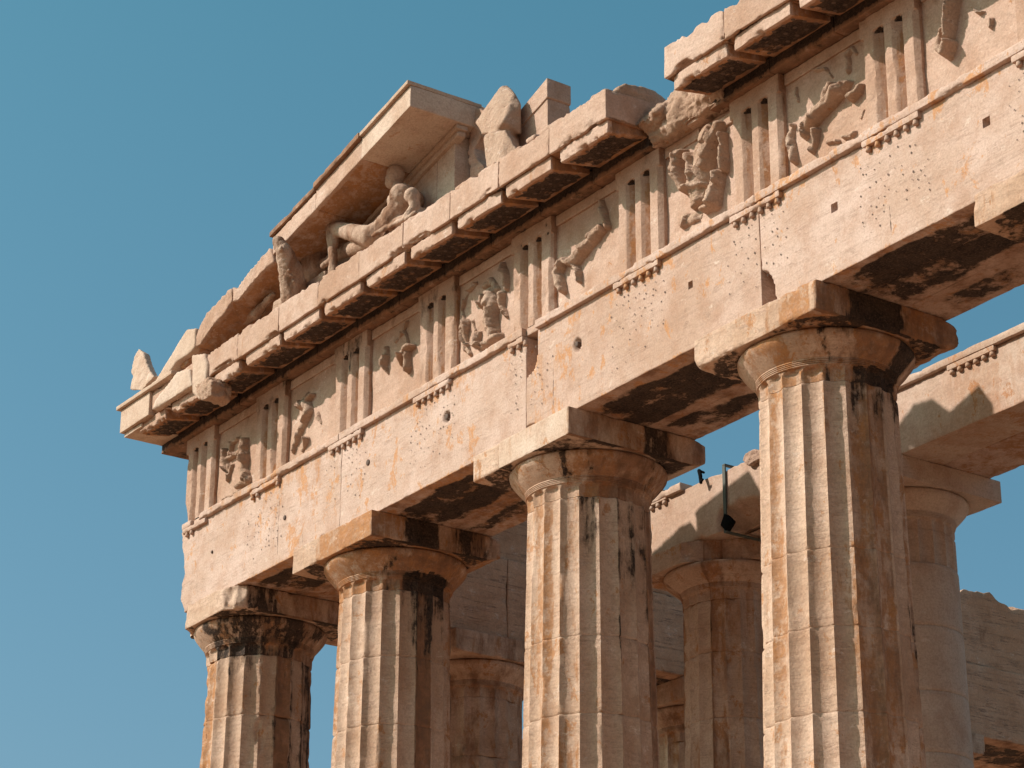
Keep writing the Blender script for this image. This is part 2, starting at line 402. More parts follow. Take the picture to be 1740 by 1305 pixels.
def capital(parent, cx, cy, zt, hw, ha, rt, mat, seed, abx=None, st_ab=None, st_ech=None, wear=.05, mod=None, he=.275, hn=.24, scale=1., label=None, split=None):
    cap = bpy.data.objects.new('capital', None); link(cap, parent); cap.empty_display_size = .1
    lo = (cx-hw, cy-hw, zt-ha); hi = (cx+hw, cy+hw, zt-.004)
    if split:
        stone('abacus_end', lo, (split-.004, hi[1], hi[2]), mat, cap, res=.03, r0=.02, r1=.06, s=.28, surf=.004, seed=seed+50, stain_shade=st_ab, mod=mod); lo = (split+.004, lo[1]-.015, lo[2])
    stone('abacus', lo, hi, NEW if split else mat, cap, res=.03, r0=.005, r1=wear, s=.28, surf=.004, seed=seed, stain_shade=st_ab, mod=mod)
    # echinus: turned profile
    z0 = zt-ha; rtop = hw*.955; prof = [(rtop*.93, z0+.0), (rtop*.985, z0-.012*scale), (rtop, z0-.035*scale), (rtop*.99, z0-.075*scale)]
    zb = z0-he
    for t in np.linspace(.12, 1, 9): prof.append((rtop*.99+(rt*1.045-rtop*.99)*(t**1.06), z0-.075*scale+(zb-(z0-.075*scale))*t**.93))
    for k in range(4):     # annulets
        z = zb-.004-.017*k; r = rt*1.035-.006*k; prof += [(r+.010, z), (r+.010, z-.009), (r-.004, z-.011), (r-.004, z-.016)]
    n = 120; A = np.linspace(0, 2*math.pi, n, endpoint=False); V = []
    # resample the profile
    pr = [prof[0]]
    for p, q in zip(prof[:-1], prof[1:]):
        k = max(1, int(math.hypot(p[0]-q[0], p[1]-q[1])/.035))
        for i in range(1, k+1): pr.append((p[0]+(q[0]-p[0])*i/k, p[1]+(q[1]-p[1])*i/k))
    pr = np.array(pr); m = len(pr)
    V = np.array([(r*math.cos(a), r*math.sin(a), z) for r, z in pr for a in A])
    W = V+np.array([cx, cy, 0]); f = 1-(.004+.03*np.clip(fbm(W, .2, 4, seed+4)-.25, 0, 1)*wear/.05)/np.hypot(V[:, 0], V[:, 1]); V[:, :2] *= f[:, None]
    V += np.array([cx, cy, 0]); idx = np.arange(m*n).reshape(m, n)
    F = np.stack([idx[1:], np.roll(idx, -1, 1)[1:], np.roll(idx, -1, 1)[:-1], idx[:-1]], -1).reshape(-1, 4).tolist()
    F.append(list(idx[-1][::-1])); F.append(list(idx[0]))
    e = mesh_obj('echinus', V, F, mat, cap, st_ech)
    try: e.data.set_sharp_from_angle(angle=rad(50))
    except Exception: pass
    zn = zb-.07
    # necking whose flutes round off under the annulets
    nper = 10; sec = flute_xy(1.0, nper); ns = len(sec); Z = np.concatenate([[zn+.012], np.linspace(zn, zn-.09, 7), np.linspace(zn-.10, zn-hn+.07+.02, 4), [zt-ha-he-hn]])
    V = []
    th = np.array([(k % nper)/nper*2-1 for k in range(ns)])
    for z in Z:
        d = max(0, (zn-z)/.08); lim = np.sqrt(np.clip(1-th**2*.8, 0, 1))
        f = np.clip(d/(1.02-lim*.6+.01) if False else (d-(1-np.sqrt(np.clip(1-th**2, 0, 1)))*1.0)/.18, 0, 1)
        rr = np.hypot(sec[:, 0], sec[:, 1]); r2 = 1+(rr-1)*f
        V.append(np.column_stack([sec/rr[:, None]*r2[:, None]*rt*(1.0), np.full(ns, z)]))
    V = np.vstack(V); W = V+np.array([cx, cy, 0])
    jd = np.abs(V[:, 2]-Z[-1]); rl = np.hypot(V[:, 0], V[:, 1]); c = .003+.03*np.clip(fbm(W, .15, 4, seed+7)-.15, 0, 1)+.012*np.exp(-jd/.012)
    V[:, :2] *= (np.minimum(rl, rt-c)/rl)[:, None]; V += np.array([cx, cy, 0]); m = len(Z); idx = np.arange(m*ns).reshape(m, ns)
    F = np.stack([idx[1:], np.roll(idx, -1, 1)[1:], np.roll(idx, -1, 1)[:-1], idx[:-1]], -1).reshape(-1, 4).tolist(); F.append(list(idx[-1][::-1]))
    o = mesh_obj('necking', V, F, mat, cap, st_ech)
    try: o.data.set_sharp_from_angle(angle=rad(38))
    except Exception: pass
    return cap
def shaft_r(zt, rt, zb=-10.43, rb=.95):
    return lambda z: rt+(rb-rt)*((zt-z)/(zt-zb))**1.12

# stains and painted shade of the front columns: azimuth seen from the camera about -40, sunny side below -50
def st_shaft(k, cx, cy):
    def f(V):
        a = az_of(V, cx, cy)+4*fbm(V, (.2, .2, .5), 3, 31+k); z = V[:, 2]+.35*fbm(V, (.12, .12, .5), 3, 35+k)
        fi = np.floor((az_of(V, cx, cy)+81+720)/18).astype(int) % 20; hh = np.array([random.Random(k*97+j*7).uniform(-1, 1) for j in range(20)])[fi]
        h3 = np.array([random.Random(k*31+j*5+3).uniform(-1, 1) for j in range(20)])[fi]
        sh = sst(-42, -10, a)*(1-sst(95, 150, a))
        R = .12+.13*sh+.16*hh*sh; G = .35+.12*sh+.22*h3; B = .14+.30*sh+.34*h3*sh+.08*hh  # patina on the side away from the sun, deepened per flute to carry shade
        tf = np.abs((((az_of(V, cx, cy)+81+720)/18) % 1)*2-1); R = R+.16*sh*(tf**4)-.05*sh; B = B+.12*sh*(tf**3)  # flute edges darkened to strengthen the weak fluting shade
        if k == 0: R = R+.45*band(a, -100, -30, 12)*sst(-1.5, -.9, z)+.28*sh; G = G+.5*band(a, -125, -80, 10); B = B+.1
        if k == 1: R = R+.24*band(a, -40, -12, 7)*sst(-2.2, -1.0, z)+.24*band(a, -14, 60, 6)*sst(-2.6, -.9, z)+.05*sh
        if k == 2: R = R+.40*band(a, -46, -26, 4)*sst(-2.6, -1.3, z)+.20*band(a, -24, 30, 10)*sst(-3.2, -1.4, z); G = G+.42*band(a, -100, -72, 8)
        if k == 3: R = R+.12*sh+.25*sh*sst(-1.3, -.9, z); G = G+.12*band(a, -115, -84, 7); B = B-.06*sh
        return np.clip(R, 0, 1), np.clip(G, 0, 1), np.clip(B, 0, 1)
    return f
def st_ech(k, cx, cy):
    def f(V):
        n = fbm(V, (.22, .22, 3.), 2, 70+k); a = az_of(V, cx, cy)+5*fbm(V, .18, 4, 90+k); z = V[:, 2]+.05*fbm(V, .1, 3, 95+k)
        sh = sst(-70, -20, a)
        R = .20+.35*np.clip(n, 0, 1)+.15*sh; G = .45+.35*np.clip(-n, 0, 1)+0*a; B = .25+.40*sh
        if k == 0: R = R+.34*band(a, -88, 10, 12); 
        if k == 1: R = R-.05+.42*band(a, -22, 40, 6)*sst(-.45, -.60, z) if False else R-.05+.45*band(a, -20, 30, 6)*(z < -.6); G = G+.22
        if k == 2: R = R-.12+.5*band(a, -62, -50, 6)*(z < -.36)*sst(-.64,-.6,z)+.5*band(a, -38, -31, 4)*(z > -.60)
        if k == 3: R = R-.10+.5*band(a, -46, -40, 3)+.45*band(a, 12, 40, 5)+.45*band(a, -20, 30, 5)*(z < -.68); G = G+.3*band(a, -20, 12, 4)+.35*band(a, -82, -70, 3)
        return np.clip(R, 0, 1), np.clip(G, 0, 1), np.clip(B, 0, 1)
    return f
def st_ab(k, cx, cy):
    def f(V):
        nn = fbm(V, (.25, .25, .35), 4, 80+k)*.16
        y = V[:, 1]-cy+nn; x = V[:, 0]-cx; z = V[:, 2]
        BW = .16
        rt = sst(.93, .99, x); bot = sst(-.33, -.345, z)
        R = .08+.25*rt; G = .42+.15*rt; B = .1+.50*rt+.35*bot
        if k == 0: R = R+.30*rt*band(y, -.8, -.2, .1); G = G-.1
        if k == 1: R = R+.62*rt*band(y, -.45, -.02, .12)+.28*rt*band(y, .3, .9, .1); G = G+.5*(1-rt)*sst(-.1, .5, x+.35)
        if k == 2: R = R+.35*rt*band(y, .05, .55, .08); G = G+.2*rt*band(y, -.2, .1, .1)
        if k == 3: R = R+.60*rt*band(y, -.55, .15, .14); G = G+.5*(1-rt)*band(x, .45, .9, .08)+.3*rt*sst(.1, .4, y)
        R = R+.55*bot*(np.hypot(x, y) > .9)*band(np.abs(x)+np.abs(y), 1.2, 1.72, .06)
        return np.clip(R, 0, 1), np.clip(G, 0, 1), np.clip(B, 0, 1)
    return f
labels = ['dark stained column under the ruin’s far left corner, nearly black capital',
          'second column from the left corner, orange patches on its abacus front',
          'third column from the left, pale patched abacus and black streak down its shaft',
          'large nearest full column at right, orange and black streaked capital',
          'column at the right picture edge showing only its capital corner',
          'sixth fluted front column, next beyond the one at the right picture edge']
labels[0] = labels[0].replace('’', "'")
JOINTS = [(-1.72, -2.6, -3.5), (-1.75, -2.65, -3.6), (-2.55, -3.47, -4.4), (-2.70, -3.53, -4.42), (-2.6, -3.5, -4.4), (-2.6, -3.5, -4.4)]
def right_chop(k, cx, cy):      # broken / rounded far corners of the abaci
    def f(P):
        Q = P.copy(); x = P[:, 0]-cx; y = P[:, 1]-cy
        over = np.clip(y-.78+.10*fbm(P, .2, 3, 40+k), 0, 1)
        if k in (1, 2): # rounded rear end
            t = np.clip((y-.72)/.30, 0, 1); zc = -.17; Q[:, 2] = zc+(P[:, 2]-zc)*(1-.42*t**2); 
        if k == 3:
            t = np.clip((y-.80)/.25, 0, 1); Q[:, 2] = -.20+(P[:, 2]+.20)*(1-.55*t**1.5); Q[:, 1] -= .05*t*fbm(P, .15, 3, 5)
        if k == 0:      # both front corners lost
            t = np.clip(-x-y-1.42+.10*fbm(P, .3, 3, 8), 0, 2)/2; Q[:, 0] += t; Q[:, 1] += t
            t = np.clip((x+(-y)-1.72)+.12*fbm(P, .3, 3, 4), 0, 1)*sst(.4, .6, x); Q[:, 0] -= t*.45; Q[:, 1] += t*.45
        return Q
    return f
for k, cx in enumerate(CX):
    cy = .88; rt = .74 if k else .755
    c = thing('doric_column', labels[k], 'column', group='front row of fluted columns')
    capital(c, cx, cy, 0, 1.0, .345, rt, COL if k else COL, 100+k, st_ab=st_ab(k, cx, cy), st_ech=st_ech(k, cx, cy),
            wear=(.07, .05, .03, .05, .04, .05)[k], mod=right_chop(k, cx, cy), split=8.42 if k == 2 else None)
    sh = bpy.data.objects.new('shaft', None); link(sh, c); sh.empty_display_size = .1
    rf = shaft_r(-.86, rt); js = [-.86]+list(JOINTS[k]); z = js[-1]
    while z > -10: js.append(max(z-.95, -10.43)) ; z = js[-1]
    if js[-1] > -10.43: js.append(-10.43)
    for i, (a, b) in enumerate(zip(js[:-1], js[1:])):
        vis = b > -6.5
        drum(sh, cx, cy, b, a, rf, 200+k*20+i, nper=10 if vis else 6, res=.04 if vis else .25, stain_shade=st_shaft(k, cx, cy),
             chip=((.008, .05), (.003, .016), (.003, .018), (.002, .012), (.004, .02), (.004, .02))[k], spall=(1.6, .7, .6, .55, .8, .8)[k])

# ---------------------------------------------------------------- front entablature: architrave
front = thing('front_entablature', 'sunlit carved beam and frieze of worn marble resting on the front columns', 'entablature')
TC = [.426, 2.501, 4.66, 6.767, 8.885, 11.039, 13.155, 15.305, 17.46, 19.6, 21.7]
HT = .4225
def st_arch(V):
    x, y, z = V.T; so = (1-sst(.005, .03, z))
    nb = fbm(V, (.9, .35, 1), 3, 11)
    nb2 = fbm(V, (.7, .22, 1), 4, 12)
    R = .05+so*(.16+(.56+.25*nb2)*band(y+.14*nb, .17, 1.06, .07)+(.44+.3*nb2)*band(y+.16*nb, 1.25, 1.6, .07))
    bay = np.min([np.abs(x-c) for c in CX], axis=0); R = R-so*.25*(1-sst(1.0, 1.4, bay))
    G = .22+.25*so+.22*np.exp(-((x-6.9)/.9)**2)+.34*np.exp(-((x-9.15)/.45)**2)*(z < .95)+.22*np.exp(-((x-3.2)/1.4)**2)+.22*np.exp(-(z-1.2)**2/.02)
    B = .05+.5*so
    for lx, a0, a1, w_ in ((1.62, .0, 1.2, .010), (2.86, .10, .95, .014), (3.55, .0, .8, .009), (5.9, .3, 1.0, .008), (9.35, .1, .7, .008), (.55, .2, 1.2, .02), (15.2, .1, .9, .007)):
        R = R+.62*np.exp(-((x-lx-.03*fbm(V, (5, 5, .25), 3, int(lx*9)))/w_)**2)*band(z, a0, a1, .08)*(1-so)
    return np.clip(R, 0, 1), np.clip(G, 0, 1), np.clip(B, 0, 1)
rnd = random.Random(5)
pegs = {i: [] for i in range(7)}
joints = [0.0, 4.519, 8.80, 13.17, 17.46, 21.76]
for t, c in enumerate(TC):
    if t == 0: continue
    for r in range(9):
        for q in range(10):
            if rnd.random() < (.58 if t > 1 else .6):
                x = c-.50+q*.105+rnd.uniform(-.035, .035); z = 1.10-r*.095-.02*abs(q-5)+rnd.uniform(-.03, .03)
                if r > 6 and rnd.random() < .5: continue
                for j in range(5):
                    if joints[j]+.06 < x < joints[j+1]-.06: pegs[j].append((x, z))
def corner_end(P):   # the eroded outer end of the corner block
    Q = P.copy(); t = 1-sst(0., .35, P[:, 0]); n = fbm(P, (.3, .3, .22), 4, 61); n2 = fbm(P, (.1, .1, .08), 3, 62)
    lowc = 1-sst(.0, .30, P[:, 2])
    Q[:, 0] = P[:, 0]+t*(.07+.10*n+.04*n2-.06*np.cos(P[:, 2]*4.5)+.17*lowc); return Q
amods = [chain(corner_end, carve_y(4.1, .02, .12, .05, .08)),
         chain(carve_y(7.07, .79, .085, .075, .10, seed=8)),
         chain(carve_y(8.80, 1.14, .24, .42, .34, seed=4, rough=.18), carve_y(8.84, -.02, .20, .13, .25, seed=6), carve_y(9.84, .80, .075, .085, .09, seed=9)),
         chain(carve_y(13.17, .06, .23, .42, .30, seed=14, rough=.08)), None]
cuts = [None, None, [(11.93, 12.01, .72, .81, .08)], [(14.32, 14.42, .70, .80, .10), (16.55, 16.65, .72, .82, .10)], None]
rounds = {0: [(2.95, .66), (3.0, .58)], 1: [(5.2, .77)], 2: [], 3: [], 4: []}
for i in range(5):
    a, b = joints[i]+.004, joints[i+1]-.004
    ex = discs(pegs[i], .008, -.007, i)
    for yk, (y0, y1) in enumerate(((0, .588), (.596, 1.178), (1.186, 1.77))):
        st_ = st_arch
        stone('architrave_block', (a if yk == 0 or i else a+.05, y0, .003*yk), (b, y1, 1.27), ARC if yk == 0 else MAR, front, res=.022 if yk == 0 else .06, r0=.005, r1=.035, s=.3,
              surf=.006, seed=300+i*3+yk, mod=amods[i] if yk == 0 else None, stain_shade=st_, cuts=cuts[i] if yk == 0 else None, extra=ex if yk == 0 else None)
for (x, z, r) in ((5.2, .76, .038), (3.05, .62, .032), (.98, .70, .022), (7.07, .79, .036), (9.84, .80, .032)):
    V = []; n = 9
    # raised dark cap painted as the shaded mouth of a bolt hole
    for k in range(n): V.append((x+r*math.cos(2*math.pi*k/n), -.012, z+r*1.1*math.sin(2*math.pi*k/n)))
    for k in range(n): V.append((x+r*.6*math.cos(2*math.pi*k/n), -.018, z+r*.7*math.sin(2*math.pi*k/n)))
    for k in range(n): V.append((x+r*1.1*math.cos(2*math.pi*k/n), .05, z+r*1.2*math.sin(2*math.pi*k/n)))
    F = [(k, (k+1) % n, n+(k+1) % n, n+k) for k in range(n)]+[tuple(range(n, 2*n))]+[(2*n+k, 2*n+(k+1) % n, (k+1) % n, k) for k in range(n)]
    mesh_obj('bolt_hole', V, F, HOLE, front, smooth=False)

# taenia (the fillet along the top), regulae with guttae
def st_tae(V): return .12+0*V[:, 0], .45+0*V[:, 0], .25+0*V[:, 0]
for i in range(5):
    a, b = joints[i]+.003, joints[i+1]-.003
    if i == 0: a = .62
    if i == 1: b = 8.79
    if i == 2: a = 9.06
    dmg = .05 if i != 0 else .09
    stone('fillet', (a, -.062, 1.272), (b, .3, 1.375), ARC, front, res=.03, r0=.006, r1=dmg, s=.16, surf=.004, seed=330+i, bias=.05, stain_shade=st_tae)
stone('fillet', (8.795, .0, 1.272), (9.055, .3, 1.375), ARC, front, res=.03, r0=.01, r1=.08, surf=.006, seed=350, stain_shade=st_tae)
stone('fillet', (.05, -.045, 1.272), (.33, .3, 1.375), ARC, front, res=.03, r0=.02, r1=.1, surf=.008, seed=351, stain_shade=st_tae)
stone('fillet', (.34, .0, 1.272), (.615, .3, 1.375), ARC, front, res=.03, r0=.02, r1=.1, surf=.008, seed=352, stain_shade=st_tae)
gut_present = {0: (1, 2), 1: (0, 1, 5), 2: (0, 1, 2, 3, 4, 5), 3: (0, 1, 2, 3, 4, 5), 4: (0, 1, 2), 5: (0, 1, 2, 3, 4, 5), 6: (0, 1, 2, 3, 4, 5), 7: (0, 1, 2, 3, 4, 5), 8: (0, 1, 2, 4, 5), 9: (0, 1, 2), 10: (0, 1)}
for t, c in enumerate(TC):
    a, b = c-HT, c+HT
    if t == 0: a, b = .1, .8
    if t == 4: b = 8.79
    if t == 1: a, b = 2.1, 2.9
    rg = stone('regula', (a, -.058, 1.198), (b, .02, 1.271), ARC, front, res=.03, r0=.006, r1=.05, s=.12, surf=.003, seed=360+t, bias=.1, stain_shade=st_tae)
    for g in gut_present[t]:
        x = c-HT+.07+g*(2*HT-.14)/5; n = 10; V = []
        for (z, r) in ((1.205, .024), (1.165, .032), (1.146, .033), (1.140, .026)):
            V += [(x+r*math.cos(2*math.pi*k/n), -.022+r*math.sin(2*math.pi*k/n), z+.004*math.sin(k*2.3+g)) for k in range(n)]
        F = [(j*n+k, j*n+(k+1) % n, (j+1)*n+(k+1) % n, (j+1)*n+k) for j in range(3) for k in range(n)]+[tuple(range(3*n, 4*n))]
        mesh_obj('gutta', V, [f[::-1] for f in F], ARC, rg, st_tae)

# ---------------------------------------------------------------- triglyphs and metopes
def triglyph(t, c):
    W = 2*HT; xs = []; 
    th = W/3
    # depth profile over x: half chamfer, face, V, face, V, face, half chamfer
    def prof(x):
        d = 0
        if x < .055: d = .055-x
        if x > W-.055: d = x-(W-.055)
        for m in (th, 2*th):
            q = .088-abs(x-m)
            if q > 0: d = max(d, q*1.02)
        return d
    keys = [0, .0275, .055]
    for m in (th, 2*th): keys += [m-.088, m-.044, m, m+.044, m+.088]
    keys += [W-.055, W-.0275, W]
    X = np.unique(np.round(np.concatenate([keys, np.linspace(0, W, 30)]), 4))
    z0, z1, zg = 1.377, 2.698, 2.50
    Z = np.unique(np.round(np.concatenate([np.linspace(z0, z1, 44), [zg-.03, zg-.006, zg+.006, z0+.01, z1-.01]]), 4))
    V = []; 
    for z in Z:
        for x in X:
            d = prof(x)
            edge = (x < .056 or x > W-.056)
            top = zg-.03 if edge else zg
            f = 1 if z <= top else (0 if z >= top+.012 else 1-(z-top)/.012)
            # rounded head of the groove
            V.append((c-HT+x, d*f-(.004 if z > zg else 0), z))
    V = np.array(V); nx, nz = len(X), len(Z); idx = np.arange(nx*nz).reshape(nz, nx)
    F = np.stack([idx[:-1, :-1], idx[:-1, 1:], idx[1:, 1:], idx[1:, :-1]], -1).reshape(-1, 4)
    # side walls back to the slot behind
    def side(col, sgn):
        e = V[col]; k = len(e); D = np.array([.03, .08, .15, .30]); S = [e]
        for d in D: q = e.copy(); q[:, 1] = e[:, 1]+d; S.append(q)
        return np.vstack(S), k, len(S)
    off = len(V); allV = [V]; allF = [F]
    for col, sgn in ((idx[:, 0], -1), (idx[:, -1], 1)):
        S, k, m = side(col, sgn); ii = np.arange(k*m).reshape(m, k)+off
        q = np.stack([ii[:-1, :-1], ii[1:, :-1], ii[1:, 1:], ii[:-1, 1:]], -1).reshape(-1, 4)
        if sgn < 0: q = q[:, ::-1]
        allV.append(S); allF.append(q); off += k*m
    P = np.vstack(allV); Fq = np.vstack(allF)
    # wear: broken arrises
    w0 = (.016, .012, .012, .02, .028, .004, .008, .02, .008, .015, .015)[t]
    n = fbm(P, (.10, .10, .22), 4, 500+t)+.3*fbm(P, .04, 2, 505+t); n2 = fbm(P, (.3, .3, .5), 3, 520+t)
    push = .003+w0*np.clip(n-.05, 0, 1)*1.6+w0*.8*np.clip(n2-.2, 0, 1)
    P[:, 1] = np.maximum(P[:, 1], np.minimum(push, P[:, 1]+push)) + .003*fbm(P, .07, 3, 530+t)
    xe = np.clip(np.abs(P[:, 0]-c)-HT+.05, 0, 1)/.05
    P[:, 0] -= np.sign(P[:, 0]-c)*xe*(.004+.9*w0*np.clip(fbm(P, .14, 4, 540+t)-.0, 0, 1))
    if t == 0:
        tt = 1-sst(0, .2, P[:, 0]); lowb = 1-sst(1.45, 1.75, P[:, 2]); P[:, 0] += tt*lowb*(.13+.05*fbm(P, .1, 3, 7)); 
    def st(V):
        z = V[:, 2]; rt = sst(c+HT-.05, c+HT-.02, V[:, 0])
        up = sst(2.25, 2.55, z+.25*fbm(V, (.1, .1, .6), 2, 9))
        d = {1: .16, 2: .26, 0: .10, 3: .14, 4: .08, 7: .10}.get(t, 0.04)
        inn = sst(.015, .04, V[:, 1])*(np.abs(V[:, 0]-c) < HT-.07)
        return .10+(.20+d)*up+.75*inn*sst(2.462, 2.49, z), .30+.2*rt+.3*inn, .12+.22*up+.25*rt+.25*inn  # top grime doubles as cornice shade; groove heads blackened as deep shading
    me = mesh_obj('triglyph', P, Fq, MAR, front, st)
    try: me.data.set_sharp_from_angle(angle=rad(35))
    except Exception: pass
    return me
for t, c in enumerate(TC): triglyph(t, c)

# relief figures: strokes (u, v, radius px) in the photo, raised from the slab; each stroke = list of points
REL = {
 0: [[(380, 768, 6, .6), (381, 782, 8, .9), (386, 800, 5, .5)], [(383, 780, 4, .6), (398, 772, 4, .6), (410, 768, 6, .8)], [(415, 750, 6, .9), (415, 775, 9, 1.1), (414, 800, 9, 1.0), (420, 815, 8, .7)],
     [(388, 772, 3, .5), (392, 752, 3, .5), (404, 742, 3, .3)], [(402, 826, 6, .6), (420, 816, 7, .6)], [(382, 851, 4, .7), (396, 843, 4, .8), (408, 835, 4, .6)], [(392, 790, 3, .3), (384, 815, 4, .3)]],
 1: [[(511, 690, 7, .8), (519, 684, 8, .9), (524, 697, 8, .9), (516, 715, 8, .8), (506, 735, 6, .6), (500, 752, 4, .4)], [(515, 690, 4, .7), (524, 678, 3, .8), (530, 670, 3, .6)], [(506, 690, 3, .6), (519, 668, 3, .4)],
     [(536, 700, 4, .3), (541, 718, 3, .2)], [(504, 735, 4, .5), (494, 768, 3, .3)], [(520, 745, 3, .25), (511, 765, 3, .2)]],
 2: [[(655, 590, 2.5, .4), (655, 604, 4, .6), (653, 622, 3, .5), (656, 634, 2, .3)], [(700, 588, 3, .7), (690, 594, 6, .9), (684, 606, 5, .8), (681, 619, 4, .6)], [(691, 600, 4, .7), (692, 625, 4, .7), (690, 634, 2, .4)],
     [(690, 545, 2, .3), (684, 560, 2, .3), (690, 580, 2.5, .3)], [(682, 562, 3, .2), (668, 580, 3, .2)]],
 3: [[(833, 500, 12, .9), (836, 520, 15, 1.2), (834, 545, 14, 1.2), (838, 568, 13, 1.0)], [(820, 505, 5, .7), (815, 520, 4, .5)], [(790, 548, 8, .9), (787, 570, 8, .8), (790, 592, 6, .7), (795, 601, 4, .5)],
     [(800, 585, 4, .5), (812, 565, 4, .6), (808, 585, 6, .7), (818, 588, 7, .8), (848, 572, 7, .9)], [(852, 500, 6, .7), (850, 520, 5, .6), (858, 538, 3, .3)], [(852, 448, 4, .6), (857, 470, 5, .7), (858, 490, 4, .5)],
     [(820, 484, 7, .35), (832, 478, 8, .4), (842, 490, 6, .4)], [(806, 481, 2, .25), (790, 500, 2, .25), (782, 525, 2, .25), (785, 545, 2, .2)], [(800, 545, 2, .3), (808, 575, 2, .4)]],
 4: [[(1022, 388, 10, 1.0), (1008, 404, 12, 1.2), (992, 424, 11, 1.2), (976, 446, 9, 1.0)], [(1020, 342, 4, .5), (1024, 362, 6, .7), (1030, 384, 6, .8)], [(974, 446, 6, 1.0), (982, 462, 4, .8), (983, 478, 2, .5)],
     [(956, 446, 6, .9), (948, 466, 8, 1.1), (951, 483, 9, 1.1), (955, 496, 5, .8)], [(966, 448, 4, .8), (957, 440, 5, .5)]],
 5: [[(1206, 226, 20, .70), (1196, 262, 33, .85), (1188, 305, 30, .95), (1186, 336, 20, .8)], [(1160, 262, 10, 1.45), (1155, 288, 9, 1.5), (1164, 318, 8, 1.3)], [(1226, 212, 9, 1.2), (1213, 250, 10, 1.5), (1203, 286, 9, 1.4)],
     [(1222, 298, 10, 1.5), (1215, 345, 11, 1.35), (1198, 353, 8, 1.0)], [(1164, 322, 6, 1.3), (1200, 316, 6, 1.25)], [(1230, 228, 4, 1.2), (1231, 290, 4, 1.0)], [(1178, 268, 8, 1.4), (1184, 300, 6, 1.2)], [(1160, 374, 14, .40), (1182, 366, 9, .3)],
     [(1190, 340, 9, 1.15), (1180, 352, 6, .8)]],
 6: [[(1440, 140, 7, .9), (1428, 155, 14, 1.2), (1408, 175, 13, 1.1), (1390, 195, 11, 1.1), (1370, 216, 9, .9), (1366, 232, 5, .5)], [(1446, 168, 6, .9), (1457, 158, 5, .8), (1462, 142, 3, .5)], [(1415, 145, 6, .8), (1406, 165, 8, .9)],
     [(1343, 215, 6, .7), (1340, 235, 7, .8), (1346, 258, 7, .8), (1348, 272, 5, .7)], [(1386, 222, 6, .6), (1384, 240, 5, .5), (1378, 256, 4, .35)], [(1451, 88, 4, .4), (1444, 80, 5, .35), (1437, 95, 4, .4), (1438, 120, 5, .45)],
     [(1380, 118, 2, .25), (1398, 116, 2, .25), (1410, 130, 2, .2)], [(1348, 150, 3, .2), (1352, 170, 3, .2)], [(1432, 232, 4, .3), (1448, 224, 3, .3)], [(1404, 240, 4, .3), (1420, 240, 3, .3)], [(1463, 185, 3, .5), (1458, 200, 3, .3)]],
 7: [[(1627, -8, 4, 1.0), (1622, 20, 4, 1.2), (1618, 45, 4, 1.2), (1615, 62, 5, 1.1)], [(1605, 45, 5, .5), (1598, 62, 6, .6), (1597, 82, 7, .7), (1610, 92, 8, .9), (1618, 72, 7, 1.1)], [(1652, 12, 2, .3), (1660, 22, 2, .3), (1668, 18, 2, .2)], [(1682, 32, 3, .3), (1680, 44, 3, .2)]],
}
def metope(i):
    a, b = TC[i]+HT+.006, TC[i+1]-HT-.006; yb = .10
    def st(V):
        return .10+.16*sst(2.1, 2.6, V[:, 2]), .25+0*V[:, 0], .18+.30*sst(2.0, 2.6, V[:, 2])  # upper slab browned and darkened to tint the cornice shade
    mt = stone('metope', (a-.03, yb, 1.378), (b+.03, yb+.14, 2.698), MAR, front, res=.03, r0=.004, r1=.02, surf=.012, seed=600+i, stain_shade=st)
    if i == 5:
        stone('top_band', (a, yb-.03, 2.56), (b-.62, yb+.01, 2.696), MAR, mt, res=.04, r1=.04, seed=620+i, stain_shade=st)
        stone('top_band', (b-.60, yb-.035, 2.50), (b, yb+.01, 2.64), MAR, mt, res=.04, r1=.04, seed=640+i, stain_shade=st)
    else:
        stone('top_band', (a, yb-.03, 2.555), (b, yb+.01, 2.696), MAR, mt, res=.04, r1=.04, seed=620+i, stain_shade=st)
    if i not in REL: return
    for part in ([REL[i]] if i != 7 else [REL[i][:2], REL[i][2:3], REL[i][3:]]): relief(i, part, mt, a, b, yb)
